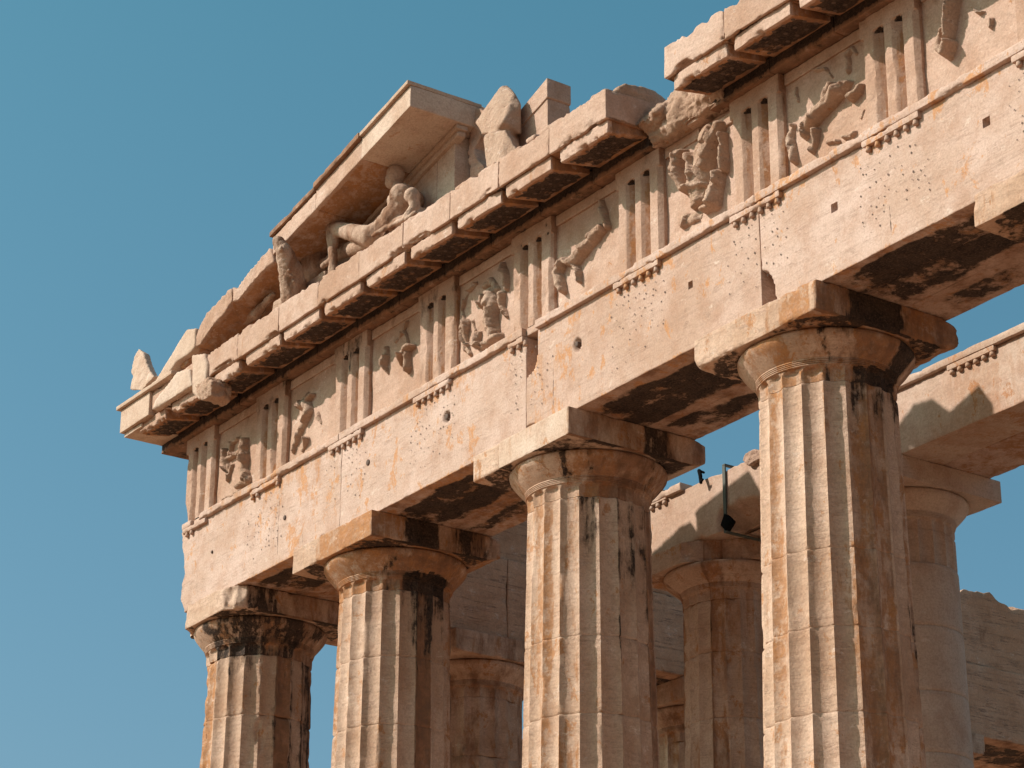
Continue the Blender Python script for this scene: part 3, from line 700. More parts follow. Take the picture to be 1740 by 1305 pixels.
def relief(i, strokes, mt, a, b, yb):
    # height field
    step_ = .011; X = np.arange(a+.005, b-.005, step_); Z = np.arange(1.385, 2.67, step_); XX, ZZ = np.meshgrid(X, Z); H = np.zeros(XX.shape); Mk = np.zeros(XX.shape)
    P3 = np.column_stack([XX.ravel(), 0*XX.ravel(), ZZ.ravel()]); wx = fbm(P3, .12, 3, 77+i).reshape(XX.shape)*.022; wz = fbm(P3, .12, 3, 97+i).reshape(XX.shape)*.022
    for stroke in strokes:
        pts = [(*at(u, v, yb-.05)[[0, 2]], r/ (118+ (u-400)*.042)*1.0, h) for u, v, r, h in stroke]
        for p, q in zip(pts[:-1], pts[1:]):
            dx, dz = q[0]-p[0], q[1]-p[1]; LL = dx*dx+dz*dz+1e-9
            tt = np.clip(((XX+wx-p[0])*dx+(ZZ+wz-p[1])*dz)/LL, 0, 1)
            dd = np.hypot(XX+wx-p[0]-tt*dx, ZZ+wz-p[1]-tt*dz); rr = p[2]+(q[2]-p[2])*tt; hh = p[3]+(q[3]-p[3])*tt
            e = np.clip(1-(dd/rr)**2, 0, 1)
            H = np.maximum(H, hh*.140*np.minimum(e**.6, .93))
    n1 = fbm(P3, .10, 4, 700+i).reshape(XX.shape); n2 = (1-2.6*np.abs(fbm(P3, (.10, .10, .30), 3, 720+i))).reshape(XX.shape)
    on = H > .003
    H = np.where(on, np.maximum(.004, H*(1+.30*fbm(P3, .28, 2, 7+i).reshape(XX.shape))+.007*n2+.004*n1+1.0*facets(XX, ZZ, .15, 50+i, .55)+.5*facets(XX, ZZ, .055, 80+i, .5)+.004), -.012)
    V = np.column_stack([XX.ravel(), (yb-H).ravel(), ZZ.ravel()]); ny, nx = XX.shape; idx = np.arange(nx*ny).reshape(ny, nx)
    q = np.stack([idx[:-1, :-1], idx[:-1, 1:], idx[1:, 1:], idx[1:, :-1]], -1).reshape(-1, 4)
    keep = on.ravel()[q].any(1); q = q[keep]
    used, inv = np.unique(q, return_inverse=True); V = V[used]; q = inv.reshape(-1, 4)
    mesh_obj('relief_figure', V, q, SCU, mt, lambda V: (.06+0*V[:, 0], .3+0*V[:, 0], .12+0*V[:, 0]))
for i in range(len(TC)-1): metope(i)
# frieze backing
stone('frieze_backer', (.0+.25, .25, 1.378), (21.7, 1.77, 2.69), MAR, front, res=.3, r0=.02, r1=.04, surf=.01, seed=660)

# ---------------------------------------------------------------- cornice blocks with mutules
GJ = [-.70, .66, 1.72, 2.77, 3.90, 4.95, 6.00, 7.06, 8.14, 9.20, 10.26, 11.38]
GJR = [12.46, 13.52, 14.58, 15.66, 16.74, 17.8, 18.9, 20.0, 21.1]
def st_gei(V):
    x, y, z = V.T; fr = 1-sst(-.69, -.66, y); so = (1-fr)*(1-sst(2.93, 2.96, z))
    nb = fbm(V, (.5, .3, .3), 3, 33)
    R = .06+so*(.45+.25*nb); G = .30+.45*so; B = .08+.55*so  # underside colour holds crust plus painted shade
    return np.clip(R, 0, 1), np.clip(G, 0, 1), np.clip(B, 0, 1)
def st_mut(V):
    x, y, z = V.T; fr = 1-sst(-.615, -.59, y); lowz = 1-sst(.02, .05, z-(2.72-.16*(y+.64)*-1))
    so = 1-fr
    xc = (V[:, 0].min()+V[:, 0].max())/2; hw = (V[:, 0].max()-V[:, 0].min())/2; si = sst(hw-.04, hw-.012, np.abs(x-xc)); nn = .05*fbm(V, .1, 3, 41)
    ed = .75*band(y+nn, -.55, -.12, .03)*(1-sst(hw-.10, hw-.04, np.abs(x-xc)+nn))
    R = .05+so*(.16+.72*ed)+.18*si*so; G = .4+.5*so; B = .08+.55*so  # underside blackened as shade, rims and sides oranged as bounced light
    return np.clip(R, 0, 1), np.clip(G, 0, 1), np.clip(B, 0, 1)
def geison(a, b, seed, full=True, endwear=0):
    def top(P):      # crumbled top edge and broken lower lip
        Q = P.copy(); t = sst(3.1, 3.3, P[:, 2])*(1-sst(-.62, -.3, P[:, 1])); Q[:, 2] -= t*.07*np.clip(fbm(P, (.16, .2, .2), 4, seed+70)+.15, 0, 1)
        lw = (1-sst(2.9, 3.0, P[:, 2]))*(1-sst(-.69, -.5, P[:, 1])); n = np.clip(fbm(P, (.35, .2, .2), 4, seed+80)-.25, 0, 1)
        Q[:, 2] += lw*.18*n; Q[:, 1] += lw*.10*n
        return Q
    g = stone('cornice_block', (a+.004, -.70, 2.905), (b-.004, .75, 3.30), MAR, front, res=.022, r0=.006, r1=.065, s=.2, surf=.006, seed=seed, mod=top, stain_shade=st_gei, bias=.2)
    # soffit recess behind the drip is the mutule block: bed band
    stone('bed_moulding', (a+.003, -.075, 2.702), (b-.003, .6, 2.90), MAR, g, res=.05, r0=.01, r1=.04, surf=.006, seed=seed+1, stain_shade=lambda V: (.50+.4*sst(2.74, 2.80, V[:, 2]), .5+0*V[:, 0], .8+0*V[:, 0]))  # bed band blackened in colour to hold the deep shade below the cornice
    return g
def mutule(g, c, seed, w=.93, brk=0):
    def shear(P):
        Q = P.copy(); t_ = 1-np.clip((P[:, 2]-2.745)/.165, 0, 1); Q[:, 2] += t_*np.clip((P[:, 1]+.62), 0, 1)*.19
        fr = (1-sst(-.645, -.5, P[:, 1])); lowm = 1-sst(2.75, 2.80, P[:, 2])
        n = np.clip(fbm(P, (.14, .14, .14), 4, seed+3)-.0, 0, 1); Q[:, 1] += fr*lowm*(.03+brk)*n*2.0; Q[:, 2] += lowm*fr*.05*n
        if brk:
            e = np.clip(np.abs(P[:, 0]-c)-w/2+.25, 0, 1)*np.clip(fbm(P, .3, 3, seed+6)+.2, 0, 1); Q[:, 1] += e*fr*brk*5
        return Q
    V, F = [], []
    for r in range(3):
        for q in range(6):
            x = c-w/2+.08+q*(w-.16)/5; y = -.54+r*.16; z = 2.745+(y+.62)*.19-.006; n = 8; b0 = len(V)
            V += [(x+.026*math.cos(2*math.pi*k/n), y+.026*math.sin(2*math.pi*k/n), z) for k in range(n)]; F.append(tuple(range(b0, b0+n))[::-1])
    m = stone('mutule', (c-w/2, -.65, 2.745), (c+w/2, -.078, 2.912), MAR, g, res=.022, r0=.004, r1=.03, s=.12, surf=.004, seed=seed, mod=shear, stain_shade=st_mut, bias=.2, extra=(V, F))
    return m
for i in range(len(GJ)-1):
    g = geison(GJ[i], GJ[i+1], 700+i*3)
    c = GJ[i+1]-.50 if i else .13
    mutule(g, c, 750+i, w=.93 if i else .80, brk=.10 if i in (1, 2) else (.03 if i in (0, 5, 8) else .008))
for i in range(len(GJR)-1):
    g = geison(GJR[i], GJR[i+1], 800+i*3); mutule(g, GJR[i+1]-.50, 850+i, brk=.02)
# thin drip fillet right under the cornice face
# corner: fresh marble patch with a projecting top fillet
def st_new(V): return .02+0*V[:, 0], .12+0*V[:, 0], .02+0*V[:, 0]
stone('corner_patch', (-.75, -.745, 2.90), (.18, .70, 3.27), NEW, front, res=.05, r0=.006, r1=.012, surf=.002, seed=880, stain_shade=st_new)
stone('corner_fillet', (-.82, -.80, 3.274), (.95, .70, 3.34), NEW, front, res=.05, r0=.012, r1=.012, surf=.002, seed=881, stain_shade=st_new)
stone('corner_soffit', (-.70, -.69, 2.83), (-.15, .5, 2.896), NEW, front, res=.05, r0=.006, r1=.012, surf=.002, seed=882, stain_shade=lambda V: (.05+0*V[:, 0], .3+0*V[:, 0], .3+0*V[:, 0]))
# flank return of the cornice (seen from other sides)
stone('cornice_block', (-.70, .72, 2.90), (1.2, 12.5, 3.28), MAR, front, res=.2, r0=.02, r1=.06, seed=884)
# the thicker fillet blocks and rubble set on the cornice at the left end
def rock(name, px, y0, y1, mat, parent=None, voxel=.03, amp=.02, s=.2, seed=0, shrink=.9, stain_shade=None, label=None, jit=.03):
    return fuse(name, lambda bm: trace(bm, px, y0, y1, jit, seed, shrink), mat, parent, voxel, amp, s, seed, stain_shade, label)
rock('cornice_lump', [(325, 603), (346, 600), (352, 620), (348, 662), (338, 680), (326, 668)], -.74, -.3, NEW, front, amp=.012, seed=21, stain_shade=st_new)
rock('cornice_lump', [(330, 655), (352, 640), (362, 650), (358, 672), (342, 681)], -.80, -.5, SCU, front, amp=.045, seed=22, voxel=.02)
rock('cornice_lump', [(300, 632), (322, 626), (326, 655), (270, 690), (258, 697), (262, 682)], -.76, -.3, NEW, front, amp=.012, seed=23, stain_shade=st_new)

# ---------------------------------------------------------------- the gap: rough backing stones
st_rough = lambda V: (.08+0*V[:, 0], .35+0*V[:, 0], .10+0*V[:, 0])
def gap(bm):
    add_hull(bm, [(11.42, -.10, 2.72), (12.75, -.10, 2.72), (11.42, -.16, 2.98), (12.75, -.14, 2.86), (11.45, .02, 3.22), (11.9, .0, 3.34), (12.75, .0, 3.24), (11.42, .7, 3.2), (12.75, .7, 3.3), (11.42, .7, 2.72), (12.75, .7, 2.72), (12.2, .35, 3.45)])
    add_hull(bm, [(11.36, -.30, 2.93), (11.8, -.26, 2.95), (11.7, -.12, 2.84), (11.4, -.05, 3.18), (11.75, -.0, 3.22), (11.4, -.05, 2.8)])
fuse('broken_backing', gap, SCU, front, .022, .06, .2, 31, st_rough)
stone('bed_moulding', (11.39, -.05, 2.701), (12.30, .3, 2.79), MAR, front, res=.04, r0=.008, r1=.04, seed=886, stain_shade=st_rough)
def hump(bm):
    add_hull(bm, [(10.55, -.62, 3.25), (11.30, -.62, 3.25), (11.36, -.40, 3.46), (11.36, .0, 3.50), (10.9, -.1, 3.54), (10.6, -.3, 3.38), (10.55, .7, 3.25), (11.36, .7, 3.25), (10.6, .5, 3.4), (11.3, .5, 3.34), (11.36, .6, 2.9)])
fuse('cornice_lump', hump, SCU, front, .03, .02, .25, 32, lambda V: (.1+0*V[:, 0], .3+0*V[:, 0], .3+0*V[:, 0]))
def humpr(bm):
    add_hull(bm, [(12.5, -.66, 3.28), (13.45, -.66, 3.28), (13.5, .6, 3.28), (12.55, .6, 3.28), (13.3, -.1, 3.5), (12.9, .2, 3.42)])
fuse('cornice_lump', humpr, SCU, front, .035, .02, .25, 33, st_rough)
rnd2 = random.Random(8)
for i in range(3, len(GJ)-1):           # crumbled remains of the top moulding along the cornice edge
    if i in (4,): continue
    a, b = GJ[i], GJ[i+1]
    def lip(bm, a=a, b=b):
        x = a+.05
        while x < b-.12:
            w_ = rnd2.uniform(.15, .4); h = rnd2.uniform(.02, .075)
            add_hull(bm, [(x+dx, y, z) for dx in (0, min(w_, b-.03-x)) for (y, z) in ((-.66, 3.27), (-.67, 3.30+h*.4), (-.60, 3.30+h), (-.40, 3.30+h*.8), (-.3, 3.27))])
            x += w_+rnd2.uniform(-.05, .18)
    fuse('top_moulding', lip, MAR, front, .02, .012, .08, 40+i, lambda V: (.2+0*V[:, 0], .35+0*V[:, 0], .35+0*V[:, 0]))

# ---------------------------------------------------------------- pediment corner
ped = thing('pediment_corner', 'sloping raking cornice and back wall standing on the left end of the frieze', 'pediment')
def rake(name, x0, z0, x1, z1, h, seed, mat=MAR, y0=-.72, y1=.25, wear=(.008, .03), stain_shade=None, res=.04, mod=None, rise=0):
    """block whose underside runs from (x0,z0) to (x1,z1)"""
    L = x1-x0; sl = (z1-z0)/L
    def sh(P):
        Q = P.copy(); Q[:, 2] += (P[:, 0]-x0)*sl
        return mod(Q) if mod else Q
    return stone(name, (x0, y0, z0), (x1, y1, z0+h), mat, ped, res=res, r0=wear[0], r1=wear[1], s=.25, surf=.005, seed=seed, mod=sh, stain_shade=stain_shade)
def st_rk(V):
    fr = 1-sst(-.70, -.66, V[:, 1]); return .05+.12*(1-fr), .30+.40*(1-fr), .05+.42*(1-fr)
def st_rknew(V):
    fr = 1-sst(-.70, -.66, V[:, 1]); return .02+.02*(1-fr), .2+.15*(1-fr), .02+.30*(1-fr)
# undersides read off the photograph in the plane of the cornice face
def pz(u, v, y=-.72): p = at(u, v, y); return p[0], p[2]
b0 = pz(463, 433); b1 = pz(536, 356); b2 = pz(614, 270); b3 = pz(697, 180)
rake('raking_block', b0[0], b0[1], b1[0]-.006, b1[1], .27, 901, stain_shade=st_rk, y1=.80)
rake('raking_block', b1[0], b1[1], b2[0]-.006, b2[1], .29, 902, stain_shade=st_rk, y1=.45)
rake('raking_block', b2[0], b2[1], b3[0], b3[1], .31, 903, NEW, stain_shade=st_rknew, wear=(.005, .008), y1=.40)
rake('ledge', b0[0]-.05, b0[1]+.275, b1[0], b1[1]+.275, .075, 904, stain_shade=lambda V: (.35+0*V[:, 0], .3+0*V[:, 0], .75+0*V[:, 0]), wear=(.01, .05), y0=-.76, y1=.78)
rake('ledge', b1[0]+.01, b1[1]+.295, b2[0], b2[1]+.295, .085, 905, stain_shade=lambda V: (.35+0*V[:, 0], .3+0*V[:, 0], .75+0*V[:, 0]), wear=(.01, .06), y0=-.78, y1=.4)
rake('ledge', b2[0]+.01, b2[1]+.315, b3[0], b3[1]+.315, .055, 906, NEW, stain_shade=st_rknew, wear=(.006, .01), y0=-.77, y1=.40)
# lower broken raking blocks
def poly_block(name, px, y0, y1, seed, mat=MAR, amp=.018, shrink=1.0, stain_shade=None, voxel=.03, parent=None):
    return rock(name, px, y0, y1, mat, parent or ped, voxel, amp, .22, seed, shrink, stain_shade, jit=0.)
poly_block('raking_block', [(332, 590), (337, 560), (352, 532), (388, 494), (394, 490), (394, 512), (380, 534), (358, 558), (340, 586)], -.72, .92, 911, stain_shade=st_rk)
poly_block('raking_block', [(394, 514), (396, 489), (402, 490), (440, 440), (459, 422), (462, 428), (466, 446), (452, 456), (430, 478), (405, 510)], -.72, .90, 912, stain_shade=st_rk)
poly_block('raking_block', [(258, 664), (262, 650), (316, 560), (332, 558), (331, 590), (322, 600), (300, 614), (276, 648)], -.70, .45, 913, mat=NEW, amp=.008, stain_shade=st_new)
poly_block('raking_block', [(300, 626), (330, 588), (345, 592), (330, 606), (312, 624)], -.60, .2, 914, stain_shade=st_rk)
# tympanum wall and its crowning moulding
tw = [at(350, 600, .28), at(470, 455, .28)]
slope = (b3[1]-b2[1])/(b3[0]-b2[0])
def tymp(x0, x1, seed):
    zf = lambda x: b2[1]+(x-b2[0])*slope
    def sh(P):
        Q = P.copy(); t = (P[:, 2]-3.28)/.5; Q[:, 2] = 3.28+t*(zf(P[:, 0])-.01-3.28); return Q
    return stone('wall_slab', (x0, .12, 3.28), (x1, .42, 3.78), NEW, ped, res=.06, r0=.005, r1=.02, surf=.004, seed=seed, mod=sh,
                 stain_shade=lambda V: (.08+0*V[:, 0], .25+0*V[:, 0], .35+0*V[:, 0]))
for k, (a, b) in enumerate(((2.2, 3.4), (3.405, 4.6), (4.605, 5.75), (5.755, 6.55), (6.556, 6.98))): tymp(a, b, 920+k)
rake('moulding', b1[0], b1[1]-.07, b3[0]-.03, b3[1]-.075, .065, 930, NEW, y0=.02, y1=.2, stain_shade=st_rknew)
rake('moulding', b1[0], b1[1]-.15, b3[0]-.06, b3[1]-.155, .075, 931, NEW, y0=.06, y1=.2, stain_shade=st_rknew)
# ragged stone left at the end of the wall
poly_block('broken_slab', [(796, 205), (812, 203), (818, 232), (806, 250), (808, 268), (822, 280), (822, 300), (798, 306)], .30, .6, 935, amp=.045, mat=MAR, voxel=.024)
poly_block('broken_slab', [(778, 172), (800, 176), (822, 190), (815, 206), (795, 210), (785, 200)], .30, .75, 936, amp=.03, mat=MAR, voxel=.024)

# stones and blocks standing on the cornice
def st_std(V): return .06+0*V[:, 0], .3+0*V[:, 0], .15+0*V[:, 0]
def stone2(bm):
    p = lambda u, v, y: tuple(at(u, v, y))
    add_hull(bm, [p(853, 146, .12), p(862, 146, .2), p(838, 165, -.1), p(826, 190, -.15), p(808, 208, -.1), p(820, 228, -.18), p(842, 222, -.22), p(856, 206, -.22), p(873, 158, -.05), p(884, 178, .0), p(886, 228, .05), p(880, 170, .3), p(850, 170, .3), p(884, 225, .3), p(822, 220, .3)])
    add_hull(bm, [p(822, 228, -.25), p(843, 224, -.28), p(858, 220, -.28), p(866, 228, -.1), p(829, 285, -.25), p(850, 280, -.30), p(884, 265, -.20), p(829, 290, .2), p(882, 262, .2), p(880, 230, .2)])
o = fuse('sculpture_fragment', stone2, SCU, None, .022, .014, .18, 51, st_std)
tag(o, 'upright broken stone fragment with a pointed head, right of the covered gable end', 'stone fragment')
def blk2(bm):
    p = lambda u, v, y: tuple(at(u, v, y))
    c0 = at(933, 133, .3); 
    x, z = c0[0], c0[2]
    add_hull(bm, [(x-.50, .3, 3.3), (x+.02, .3, 3.3), (x-.50, .3, z-.28), (x, .3, z), (x-.50, .7, 3.3), (x+.02, .7, 3.3), (x-.5, .7, z-.28), (x, .7, z)])
x9, _, z9 = at(932, 133, .15)
def blk_shear(P):
    Q = P.copy(); t = np.clip(x9-P[:, 0], 0, 1); Q[:, 2] -= t*sst(3.4, z9, P[:, 2])*.33; return Q
bk = thing('stone_block', 'squared pale building block stacked upright on the cornice against the sky', 'block')
stone('lower_block', (x9-.80, .15, 3.3), (x9-.02, .50, z9-.27), MAR, bk, res=.025, r0=.006, r1=.05, surf=.004, seed=941, mod=None, stain_shade=st_std)
stone('upper_block', (x9-.62, .13, z9-.265), (x9, .50, z9), MAR, bk, res=.025, r0=.006, r1=.05, surf=.004, seed=942, mod=blk_shear, stain_shade=st_std)
# upright flake at the far left corner
def flake(bm):
    trace(bm, [(221, 662), (225, 640), (222, 632), (228, 606), (236, 592), (243, 598), (249, 618), (256, 634), (262, 640), (240, 664)], -.62, -.50, .01, 3, .9)
o = fuse('corner_ornament', flake, NEW, None, .022, .010, .12, 52, st_std)
tag(o, 'small upright broken stone flake on the extreme left roof corner', 'stone fragment')

# ---------------------------------------------------------------- pediment sculptures
def P_(u, v, y): return tuple(at(u, v, y))
def scul(name, build, label, cat, seed, voxel=.018, amp=.006, smooth=2, s=.08):
    o = fuse(name, build, SCU, None, voxel, amp, s, seed, lambda V: (.12+.08*fbm(V, .2, 2, 3), .25+0*V[:, 0], .52+.2*fbm(V, .3, 2, 4)), smooth=smooth)  # brown grime deepened all over for the shade under the gable
    tag(o, label, cat); return o
def dionysos(bm):
    hy = -.20
    head = Vector(P_(671, 302, hy)); neck = Vector(P_(676, 320, hy+.02)); chest = Vector(P_(688, 340, hy+.04)); belly = Vector(P_(668, 372, hy-.02)); hip = Vector(P_(650, 392, hy-.02))
    add_ell(bm, head, (.115, .13, .155), (0, .25, 0)); add_ell(bm, head+Vector((-.05, -.03, -.06)), (.07, .08, .10))   # skull, jaw
    add_ell(bm, head+Vector((-.125, -.05, -.03)), (.022, .022, .035))                                                     # nose
    add_ell(bm, head+Vector((-.01, -.13, -.03)), (.022, .014, .035)); add_ell(bm, head+Vector((.02, 0, .05)), (.118, .132, .12))  # ear, cap of hair
    add_ell(bm, head+Vector((-.09, -.055, -.10)), (.022, .03, .015))
    add_capsule(bm, neck+Vector((-.01, 0, .03)), chest+Vector((-.03, 0, .08)), .07, .10)
    sh1 = Vector(P_(700, 332, hy-.10)); sh2 = chest+Vector((-.10, .22, .12))
    add_capsule(bm, sh1, sh2, .105, .10); add_capsule(bm, chest, belly, .19, .155); add_capsule(bm, chest+Vector((.02, -.06, .04)), chest+Vector((-.06, .16, .05)), .17, .16)
    add_ell(bm, chest+Vector((-.12, -.12, .02)), (.10, .07, .085)); add_ell(bm, belly+Vector((0, -.09, .02)), (.12, .08, .14))
    add_capsule(bm, belly, hip, .155, .17)
    elb = Vector(P_(706, 352, hy-.06)); wr = Vector(P_(690, 368, hy-.16)); add_capsule(bm, sh1, elb, .085, .068); add_capsule(bm, elb, wr, .064, .048)
    e2 = Vector(P_(650, 380, hy+.22)); add_capsule(bm, sh2, Vector(P_(655, 372, hy+.2)), .075, .06); add_capsule(bm, Vector(P_(655, 372, hy+.2)), Vector(P_(632, 385, hy+.05)), .058, .045)
    # near leg: thigh to the raised knee, shin down to the ledge
    kn = Vector(P_(563, 388, hy-.10)); th0 = Vector(P_(628, 402, hy-.12)); ft = Vector(P_(566, 440, hy-.12))
    add_capsule(bm, hip, th0, .165, .145); add_capsule(bm, th0, kn+Vector((.06, 0, -.02)), .145, .098); add_capsule(bm, kn, ft, .088, .058); add_ell(bm, kn, (.09, .09, .09))
    add_capsule(bm, kn.lerp(ft, .2)+Vector((.03, 0, 0)), kn.lerp(ft, .55)+Vector((.03, 0, 0)), .082, .07)
    add_capsule(bm, ft, ft+Vector((-.22, -.03, -.03)), .05, .04)
    # far leg, lower, folded behind
    k2 = Vector(P_(590, 425, hy+.12)); add_capsule(bm, hip+Vector((0, .12, -.03)), k2, .15, .10); add_capsule(bm, k2, Vector(P_(548, 448, hy+.05)), .09, .055)
    # rock seat and drapery under the body
    add_hull(bm, [(x_, y_, 3.27) for x_ in (4.5, 6.7) for y_ in (-.42, .08)]+[(4.7, -.35, 3.45), (4.7, 0, 3.45), (6.6, -.3, 3.75), (6.6, .05, 3.75), (5.6, -.3, 3.62)])
    add_capsule(bm, ft, (ft.x+.02, ft.y, 3.35), .058, .07)
    add_capsule(bm, Vector(P_(715, 372, hy+.05)), Vector(P_(640, 404, hy)), .15, .14); add_capsule(bm, Vector(P_(640, 404, hy)), Vector(P_(600, 425, hy)), .13, .10)
    for k in range(5):
        add_capsule(bm, Vector(P_(705-k*12, 362+k*6, hy-.16)), Vector(P_(690-k*14, 372+k*7, hy-.20)), .035, .03)
scul('reclining_statue', dionysos, 'reclining nude male marble statue, head turned left, one knee raised, leaning under the gable', 'statue', 61, amp=.009)
def horse1(bm):
    add_hull(bm, [(x_, y_, z_) for x_ in (3.35, 4.0) for y_ in (-.5, -.15) for z_ in (3.27, 3.6)])
    add_capsule(bm, P_(502, 505, -.48), P_(494, 462, -.62), .20, .17); add_capsule(bm, P_(494, 462, -.62), P_(483, 428, -.78), .17, .12)
    add_capsule(bm, P_(483, 430, -.78), P_(474, 411, -.84), .115, .085); add_ell(bm, P_(473, 409, -.85), (.085, .08, .06)); add_capsule(bm, P_(488, 432, -.70), P_(483, 420, -.74), .05, .03)
    add_capsule(bm, P_(510, 490, -.46), P_(498, 450, -.60), .09, .05); add_ell(bm, P_(477, 422, -.90), (.05, .03, .045))
    for k in range(6): add_capsule(bm, P_(507-k*4, 482-k*9, -.50-.04*k), P_(499-k*4, 478-k*9, -.64-.04*k), .030, .02)
scul('horse_head_statue', horse1, 'worn grey horse neck statue rearing over the cornice, left of the reclining man', 'statue', 62, amp=.012)
def horse2(bm):
    add_hull(bm, [(x_, y_, z_) for x_ in (3.8, 4.5) for y_ in (-.35, .05) for z_ in (3.27, 3.7)])
    add_capsule(bm, P_(534, 462, -.1), P_(530, 432, -.15), .17, .17); add_capsule(bm, P_(530, 436, -.15), P_(512, 438, -.25), .15, .09); add_ell(bm, P_(522, 430, -.2), (.17, .10, .11), (0, .5, 0))
    add_capsule(bm, P_(510, 438, -.25), P_(506, 446, -.26), .09, .07); add_capsule(bm, P_(540, 420, -.1), P_(545, 452, -.1), .12, .13); add_capsule(bm, P_(536, 424, -.14), P_(538, 416, -.14), .035, .02)
scul('horse_head_statue', horse2, 'broken horse head statue in shade between the upright horse and the raised knee', 'statue', 63, amp=.012)
def arms(bm):
    add_hull(bm, [(x_, y_, z_) for x_ in (2.6, 3.2) for y_ in (-.5, -.1) for z_ in (3.27, 3.36)])
    add_capsule(bm, P_(462, 503, -.42), P_(448, 519, -.40), .045, .055); add_capsule(bm, P_(448, 519, -.40), P_(434, 534, -.38), .055, .07); add_capsule(bm, P_(440, 528, -.3), P_(405, 552, -.3), .08, .09)
    add_ell(bm, P_(464, 501, -.42), (.05, .04, .035))
    add_capsule(bm, P_(420, 545, -.25), P_(400, 560, -.3), .10, .07)
scul('arm_fragment_statue', arms, 'stump of a raised marble arm lying low in the left gable corner', 'statue', 64, amp=.012)

# ---------------------------------------------------------------- inner porch (pronaos)
PX, PY, PZ = [5.70, 9.23, 13.4, 17.5], 5.60, .40
por = thing('porch_entablature', 'inner porch beam behind the front columns, sunlit face with shadow peaks', 'beam')
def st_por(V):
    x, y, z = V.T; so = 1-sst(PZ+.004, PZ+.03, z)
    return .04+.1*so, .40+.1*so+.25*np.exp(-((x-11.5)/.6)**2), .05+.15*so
def leftbreak(P):
    Q = P.copy(); n = fbm(P, .25, 3, 15)
    t = sst(1.18, 1.28, P[:, 2])*(1-sst(7.5, 7.8, P[:, 0])); Q[:, 2] -= t*.05*np.clip(n+.5, 0, 1)
    c = (1-sst(PZ+.1, PZ+.32, P[:, 2]+.1*n))*band(P[:, 0], 6.55, 7.35, .1)*(1-sst(4.95, 5.2, P[:, 1])); Q[:, 1] += c*.35; Q[:, 2] += c*.05
    return Q
pjx = [4.98, 5.95, 9.23, 13.4, 17.5]
stone('architrave_block', (4.98, 4.80, PZ), (9.225, 5.5, 1.26), NEW, por, res=.045, r0=.006, r1=.04, surf=.005, seed=951, stain_shade=st_por, mod=leftbreak)
stone('architrave_block', (9.235, 4.80, PZ), (13.4, 5.5, 1.26), NEW, por, res=.045, r0=.006, r1=.025, surf=.005, seed=952, stain_shade=st_por)
stone('architrave_block', (13.41, 4.80, PZ), (17.6, 5.5, 1.26), NEW, por, res=.1, r0=.006, r1=.025, surf=.005, seed=953, stain_shade=st_por)
stone('architrave_block', (5.0, 5.51, PZ), (9.225, 6.35, 1.26), MAR, por, res=.08, r0=.01, r1=.08, surf=.01, seed=954, stain_shade=st_por)
stone('architrave_block', (9.235, 5.51, PZ), (13.4, 6.35, 1.26), MAR, por, res=.08, r0=.01, r1=.10, surf=.01, seed=955, stain_shade=st_por)
stone('fillet', (8.4, 4.735, 1.262), (17.6, 5.4, 1.36), NEW, por, res=.045, r0=.01, r1=.05, s=.15, surf=.006, seed=956, stain_shade=st_por)
stone('fillet', (4.95, 4.735, 1.22), (5.75, 5.4, 1.33), NEW, por, res=.04, r0=.01, r1=.08, s=.15, surf=.008, seed=957, stain_shade=st_por)
for (a, b, n_, s_) in ((4.98, 5.40, 3, 1), (11.06, 11.88, 6, 2)):
    rg = stone('regula', (a, 4.745, 1.19), (b, 4.82, 1.26 if s_ == 2 else 1.22), NEW, por, res=.04, r0=.008, r1=.05, seed=958+s_, stain_shade=st_por)
    for g in range(n_):
        x = a+.06+g*(b-a-.12)/max(1, n_-1); V = []; n = 9
        for (z, r) in ((1.20, .03), (1.165, .04), (1.14, .042), (1.132, .03)): V += [(x+r*math.cos(2*math.pi*k/n), 4.785+r*math.sin(2*math.pi*k/n), z) for k in range(n)]
        F = [((j+1)*n+k, (j+1)*n+(k+1) % n, j*n+(k+1) % n, j*n+k) for j in range(3) for k in range(n)]+[tuple(range(3*n, 4*n))[::-1]]
        mesh_obj('gutta', V, F, NEW, rg, st_por)
o = rock('loose_stone', [(1262, 782), (1266, 770), (1280, 763), (1292, 765), (1300, 775), (1282, 784), (1270, 792)], 4.72, 5.1, SCU, None, .02, .012, .1, 71)
tag(o, 'small loose stone sitting on top of the inner porch beam', 'stone fragment')
# steel strap round the cracked beam
stp = thing('steel_strap', 'grey steel strap and black pad clamping the cracked inner beam', 'strap')
sx = 6.665
def bar(name, lo, hi, mat, par): return stone(name, lo, hi, mat, par, res=.2, r0=.004, r1=0, surf=0)
bar('band', (sx-.03, 4.765, .36), (sx+.03, 4.79, 1.30), STEEL, stp); bar('band', (sx-.03, 4.765, 1.30), (sx+.03, 6.38, 1.325), STEEL, stp)
bar('band', (sx-.03, 4.765, .335), (sx+.03, 6.38, .36), STEEL, stp)
fuse('pad', lambda bm: add_hull(bm, [(sx-.11, 4.77, .47), (sx, 4.755, .62), (sx+.13, 4.77, .47), (sx+.02, 4.755, .35), (sx-.11, 4.86, .47), (sx+.13, 4.86, .47), (sx, 4.86, .6), (sx, 4.86, .36)]), RUBBER, stp, .015, .002)
hk = thing('iron_hook', 'small black iron hook fixed on top edge of the inner porch beam', 'hook')
fuse('stem', lambda bm: (add_capsule(bm, P_(1188, 800, 4.74), P_(1190, 808, 4.72), .03, .03, 8), add_capsule(bm, P_(1190, 808, 4.72), P_(1191, 820, 4.70), .03, .025, 8)), RUBBER, hk, .012, 0)
fuse('eye', lambda bm: (add_capsule(bm, P_(1190, 820, 4.70), P_(1194, 815, 4.70), .02, .02, 8), add_capsule(bm, P_(1188, 800, 4.74), P_(1196, 803, 4.78), .022, .02, 8)), RUBBER, hk, .012, 0)
